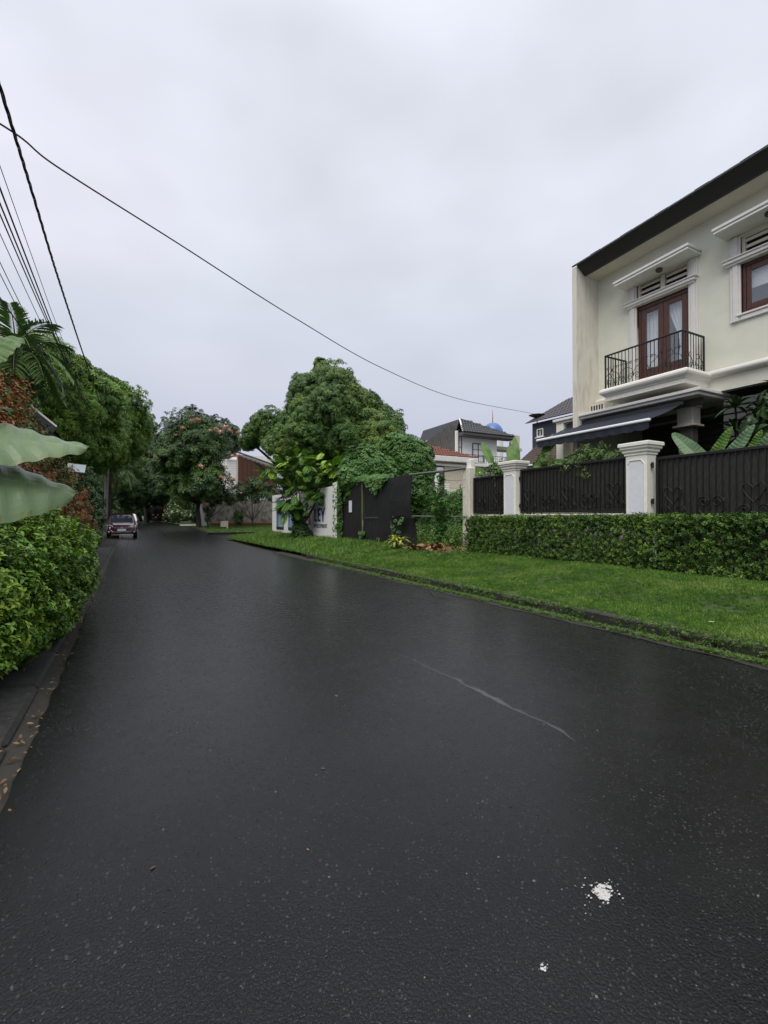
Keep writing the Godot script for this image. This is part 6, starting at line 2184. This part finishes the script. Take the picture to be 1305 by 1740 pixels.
func lawn() -> void:
	var short := tuft(16, 0.075, 0.008, 0.6, 61).done()
	var long_ := tuft(14, 0.20, 0.014, 0.5, 62).done()
	var weed := sprig(10, 0.22, 0.10, 0.05, 63).done()
	var gr := [Color(0.048, 0.108, 0.018), Color(0.085, 0.18, 0.028), Color(0.13, 0.24, 0.04), Color(0.23, 0.27, 0.09)]
	var turf := thing("lawn_grass", "short green grass of the verge between kerb and hedge", "grass")
	turf.set_meta("kind", "stuff")
	var where: Array[Transform3D] = []
	var tints := PackedColorArray()
	for i in 30000:
		var a := 0.5 + 22.0 * pow(rng.randf(), 1.35)
		var x := rng.randf_range(5.84, 9.1 if a < 12.0 else 9.9)
		var n := bumpy.get_noise_2d(x * 25.0, a * 25.0)
		if bumpy.get_noise_2d(x * 60.0 + 300.0, a * 60.0) < -0.22 and rng.randf() < 0.7:
			continue
		where.append(facing(Vector3(rng.randfn() * 0.15, 1, rng.randfn() * 0.15), rng.randf() * TAU, rng.randf_range(0.8, 1.3) * (1.0 + 0.5 * n) * (1.25 if a > 9.0 else 1.0), V(x, lawn_height(x, a), a)))
		tints.append(mixed(gr, 0.42 + 0.6 * n + rng.randf_range(-0.3, 0.3)))
	scatter("blades", turf, short, M.grass, where, tints)
	where = []
	tints = PackedColorArray()
	for i in 5200:
		var a := rng.randf_range(11.5, 32.2)
		var x := rng.randf_range(5.75, 9.0)
		var s := 0.5 + 0.75 * smoothstep(13.0, 18.0, a) + 0.5 * bumpy.get_noise_2d(x * 20.0, a * 20.0)
		where.append(facing(Vector3(rng.randfn() * 0.2, 1, rng.randfn() * 0.2), rng.randf() * TAU, s, V(x, lawn_height(x, a), a)))
		tints.append(mixed(gr, 0.45 + rng.randf_range(-0.35, 0.4)))
	scatter("tall_blades", turf, long_, M.grass, where, tints)
	where = []
	tints = PackedColorArray()
	for i in 900:
		var a := rng.randf_range(9.5, 32.0)
		var x := rng.randf_range(7.5, 10.0) if a < 13.5 else rng.randf_range(6.0, 8.6)
		where.append(facing(Vector3(rng.randfn() * 0.3, 1, rng.randfn() * 0.3), rng.randf() * TAU, rng.randf_range(0.4, 0.9), V(x, lawn_height(x, a) + 0.06, a)))
		tints.append(mixed(gr, rng.randf() * 0.7))
	scatter("broad_weeds", turf, weed, M.grass, where, tints)
	# weeds of the empty plot
	var plot_ := thing("plot_weeds", "rank yellow green weeds filling the empty plot behind the pipe fence", "weeds")
	plot_.set_meta("kind", "stuff")
	where = []
	tints = PackedColorArray()
	var w2: Array[Transform3D] = []
	var t2 := PackedColorArray()
	for i in 5200:
		var a := rng.randf_range(12.6, 30.0)
		var x := rng.randf_range(8.9, 19.8)
		var n := bumpy.get_noise_2d(x * 8.0, a * 8.0)
		if i % 2:
			where.append(facing(Vector3(rng.randfn() * 0.2, 1, rng.randfn() * 0.2), rng.randf() * TAU, rng.randf_range(1.2, 2.6), V(x, lawn_height(x, a), a)))
			tints.append(mixed([Color(0.07, 0.13, 0.02), Color(0.12, 0.18, 0.03), Color(0.22, 0.22, 0.07)], 0.5 + 0.6 * n + rng.randf_range(-0.2, 0.3)))
		else:
			w2.append(facing(Vector3(rng.randfn() * 0.3, 1, rng.randfn() * 0.3), rng.randf() * TAU, rng.randf_range(0.9, 1.8), V(x, lawn_height(x, a) + rng.randf_range(0.1, 0.45), a)))
			t2.append(mixed([Color(0.05, 0.11, 0.02), Color(0.09, 0.17, 0.03), Color(0.15, 0.21, 0.05)], 0.5 + 0.6 * n + rng.randf_range(-0.3, 0.3)))
	scatter("grasses", plot_, long_, M.grass, where, tints)
	scatter("broad_weeds", plot_, weed, M.grass, w2, t2)
	# creeping weeds over the kerb and along the silt at its foot
	var kw := thing("kerb_weeds", "creeping weeds growing over the kerbstones and in the silt at the road edge", "weeds")
	kw.set_meta("kind", "stuff")
	where = []
	tints = PackedColorArray()
	w2 = []
	t2 = PackedColorArray()
	for i in 9000:
		var a := rng.randf_range(0.6, 15.5)
		var n := bumpy.get_noise_2d(a * 30.0, 400.0)
		var low := rng.randf() < 0.6
		if n < -0.12 and rng.randf() < 0.75:
			continue
		var x := 5.62 - absf(rng.randfn()) * 0.05 if low else 5.72 + rng.randf_range(-0.06, 0.12)
		var y := 0.005 if low else (0.13 if x > 5.69 else rng.randf_range(0.02, 0.12))
		if i % 3 == 0:
			where.append(facing(Vector3(rng.randfn() * 0.3 - 0.3, 1, rng.randfn() * 0.3), rng.randf() * TAU, rng.randf_range(0.6, 1.0), V(x, y, a)))
			tints.append(mixed(gr, rng.randf() * 0.8))
		else:
			w2.append(facing(Vector3(-0.5, 0.8, 0.2) + Vector3(rng.randfn(), rng.randfn(), rng.randfn()) * 0.3, rng.randf() * TAU, rng.randf_range(0.5, 1.0), V(x, y + 0.01, a)))
			t2.append(mixed([Color(0.03, 0.065, 0.015), Color(0.055, 0.105, 0.02), Color(0.11, 0.14, 0.035)], rng.randf()))
	scatter("grass_tufts", kw, short, M.grass, where, tints)
	scatter("creeping_leaves", kw, sprig(8, 0.06, 0.035, 0.024, 66).done(), M.leaf, w2, t2)
	# far lawn and the verges beyond
	var fl := thing("far_grass", "grass of the far corner lawn before the concrete wall", "grass")
	fl.set_meta("kind", "stuff")
	where = []
	tints = PackedColorArray()
	for i in 3000:
		var a := rng.randf_range(39.4, 53.4)
		var x := rng.randf_range(5.7, 14.0)
		where.append(facing(Vector3.UP, rng.randf() * TAU, rng.randf_range(0.4, 0.9), V(x, ground_rise(a) + 0.10, a)))
		tints.append(mixed(gr, rng.randf() * 0.6))
	scatter("blades", fl, long_, M.grass, where, tints)
	# weeds at the foot of the left hedge
	var lg := thing("left_weeds", "sparse weeds along the left gutter under the hedges", "weeds")
	lg.set_meta("kind", "stuff")
	where = []
	tints = PackedColorArray()
	for i in 900:
		var a := rng.randf_range(8.5, 34.0)
		var x := -1.35 - rng.randf() * 0.5
		where.append(facing(Vector3(rng.randfn() * 0.3, 1, rng.randfn() * 0.3), rng.randf() * TAU, rng.randf_range(0.3, 0.8), V(x, ground_rise(a) + 0.05, a)))
		tints.append(mixed(gr, rng.randf() * 0.7))
	scatter("broad_weeds", lg, weed, M.grass, where, tints)
	litter()

func litter() -> void:
	var flat := Geo.new()
	flat.tinted = true
	flat.leaf(Vector3(0, 0.004, -0.03), Vector3(0, 0.04, 1), Vector3.UP, 0.065, 0.026, 0.0, 4, 0.25, 0.45)
	var fm := flat.done()
	var browns := [Color(0.06, 0.03, 0.014), Color(0.12, 0.055, 0.025), Color(0.18, 0.11, 0.05), Color(0.27, 0.23, 0.09)]
	var gl := thing("gutter_leaves", "wet fallen leaves collected in the left gutter", "leaves")
	gl.set_meta("kind", "stuff")
	var where: Array[Transform3D] = []
	var tints := PackedColorArray()
	for i in 260:
		var a := 1.6 + 14.0 * pow(rng.randf(), 1.6)
		var x := -0.585 + rng.randfn() * 0.035 if rng.randf() < 0.75 else -0.8 + rng.randfn() * 0.2
		where.append(facing(Vector3(rng.randfn() * 0.25, 1, rng.randfn() * 0.25), rng.randf() * TAU, rng.randf_range(0.35, 0.8), V(x, 0.0 if x > -0.66 else 0.07 + (-0.66 - x) * -0.1, a)))
		tints.append(mixed(browns, rng.randf()))
	scatter("leaves", gl, fm, M.leaf_dull, where, tints)
	# single leaves lying on the wet road
	var spots := [[-0.2, 4.3, 0.4, "tan fallen leaf on the asphalt nearest the left gutter slab"], [-0.05, 3.7, 2.6, "brown fallen leaf on the asphalt a step out from the left gutter"], [0.3, 3.5, 0.3, "pale fallen leaf on the asphalt left of the road middle"], [0.05, 4.9, 4.0, "small brown fallen leaf on the asphalt beside the roadside bush"], [1.0, 2.6, 1.0, "orange brown fallen leaf on the asphalt in the middle of the lane"], [0.7, 2.0, 0.2, "yellow fallen leaf on the asphalt left of the paint spill"], [0.1, 2.2, 5.2, "dull fallen leaf on dark asphalt at the lower left"], [3.4, 2.6, 1.4, "brown fallen leaf on the asphalt right of the wet seam"], [1.5, 3.6, 0.7, "tiny fallen leaf on the asphalt left of the wet seam"]]
	for k in spots.size():
		var e: Array = spots[k]
		var o := MeshInstance3D.new()
		o.name = numbered("fallen_leaf")
		o.mesh = fm
		o.material_override = paint(mixed(browns, fposmod(k * 0.37, 1.0)), 0.4)
		o.transform = Transform3D(Basis(Vector3.UP, e[2]).scaled(Vector3.ONE * (0.28 + 0.25 * fposmod(k * 0.61, 1.0))), V(e[0], 0.001, e[1]))
		add_child(o, true)
		tag(o, e[3], "leaf", "fallen leaves on the road")
	var yl := MeshInstance3D.new()
	yl.name = numbered("yellow_leaf")
	yl.mesh = fm
	yl.material_override = paint(Color(0.55, 0.55, 0.25), 0.5)
	yl.transform = Transform3D(Basis(Vector3.UP, 0.6).scaled(Vector3.ONE * 1.2), V(6.15, lawn_height(6.15, 3.15) + 0.06, 3.15))
	add_child(yl, true)
	tag(yl, "pale yellow leaf lying on the grass near the kerb at the right", "leaf")
	var stick := Geo.new()
	stick.tube(PackedVector3Array([V(5.45, 0.012, 8.2), V(5.0, 0.012, 7.3), V(5.05, 0.012, 6.9)]), [0.008, 0.007, 0.004], 5)
	solo("fallen_twig", stick, M.bark, "thin pale twig lying on the asphalt by the kerb", "twig")
	# white paint spilled on the asphalt
	for e in [[1.63, 1.235, 96, 0.05, "large patch of spilled white paint flecks on the asphalt at the lower right"], [1.19, 1.12, 9, 0.016, "small white paint fleck on the asphalt nearest the camera"]]:
		var g := Geo.new()
		for i in e[2]:
			var r: float = e[3]
			var big: bool = i < (9 if e[2] > 20 else 2)
			var p := Vector3(e[0] + rng.randfn() * r * (0.4 if big else 0.62), 0.0015 + 0.00004 * i, -e[1] + rng.randfn() * r * (0.35 if big else 0.55))
			if e[2] > 20 and i > 91:
				p = Vector3(e[0] - 0.06 - 0.028 * (i - 91), 0.0015, -e[1] + 0.010 * (i - 91) + rng.randfn() * 0.008)
			var n := 15 if big else 7
			var pts: Array[Vector3] = []
			var s := rng.randf_range(0.009, 0.017) * (1.0 if e[2] > 20 else 0.5) if big else rng.randf_range(0.0012, 0.005)
			for k in n:
				var ang := TAU * k / n
				pts.append(p + Vector3(cos(ang) * 1.3, 0, sin(ang)) * s * rng.randf_range(0.45, 1.25))
			for k in n:
				g.tri(p + Vector3(0, 0.0018, 0), pts[k], pts[(k + 1) % n], Vector3.UP)
		solo("paint_spill", g, paint(Color(0.78, 0.76, 0.73), 0.6, 0.0, "speck", Vector3.ONE * 9.0), e[4], "paint spill")

func _ready() -> void:
	rng.seed = 20240611
	bumpy.seed = 7
	bumpy.frequency = 0.03
	bumpy.fractal_octaves = 3
	var cam := Camera3D.new()
	cam.name = "camera"
	cam.fov = 94.37
	cam.near = 0.05
	cam.far = 900.0
	add_child(cam)
	cam.position = Vector3(0, 1.45, 0)
	cam.rotation = Vector3(deg_to_rad(0.75), deg_to_rad(-28.35), 0)
	var env := Environment.new()
	env.background_mode = Environment.BG_SKY
	var sky := Sky.new()
	var pano := PanoramaSkyMaterial.new()
	pano.panorama = ImageTexture.create_from_image(make_sky())
	sky.sky_material = pano
	env.sky = sky
	env.background_energy_multiplier = 1.0
	env.tonemap_mode = Environment.TONE_MAPPER_LINEAR
	env.tonemap_exposure = 1.5
	env.sdfgi_enabled = true
	env.ssao_enabled = true
	env.ssil_enabled = true
	var we := WorldEnvironment.new()
	we.name = "world_environment"
	we.environment = env
	add_child(we)
	var sun := DirectionalLight3D.new()
	sun.name = "sun"
	sun.light_energy = 0.5
	sun.light_angular_distance = 40.0
	sun.light_color = Color(1.0, 0.98, 0.95)
	sun.shadow_enabled = true
	sun.sky_mode = DirectionalLight3D.SKY_MODE_LIGHT_ONLY
	add_child(sun)
	sun.look_at_from_position(Vector3(-6, 11, 5), Vector3.ZERO)
	textures()
	materials()
	setting()
	big_house()
	frontage()
	far_houses()
	left_house()
	site()
	car()
	cables()
	greenery()
	banana_foreground()
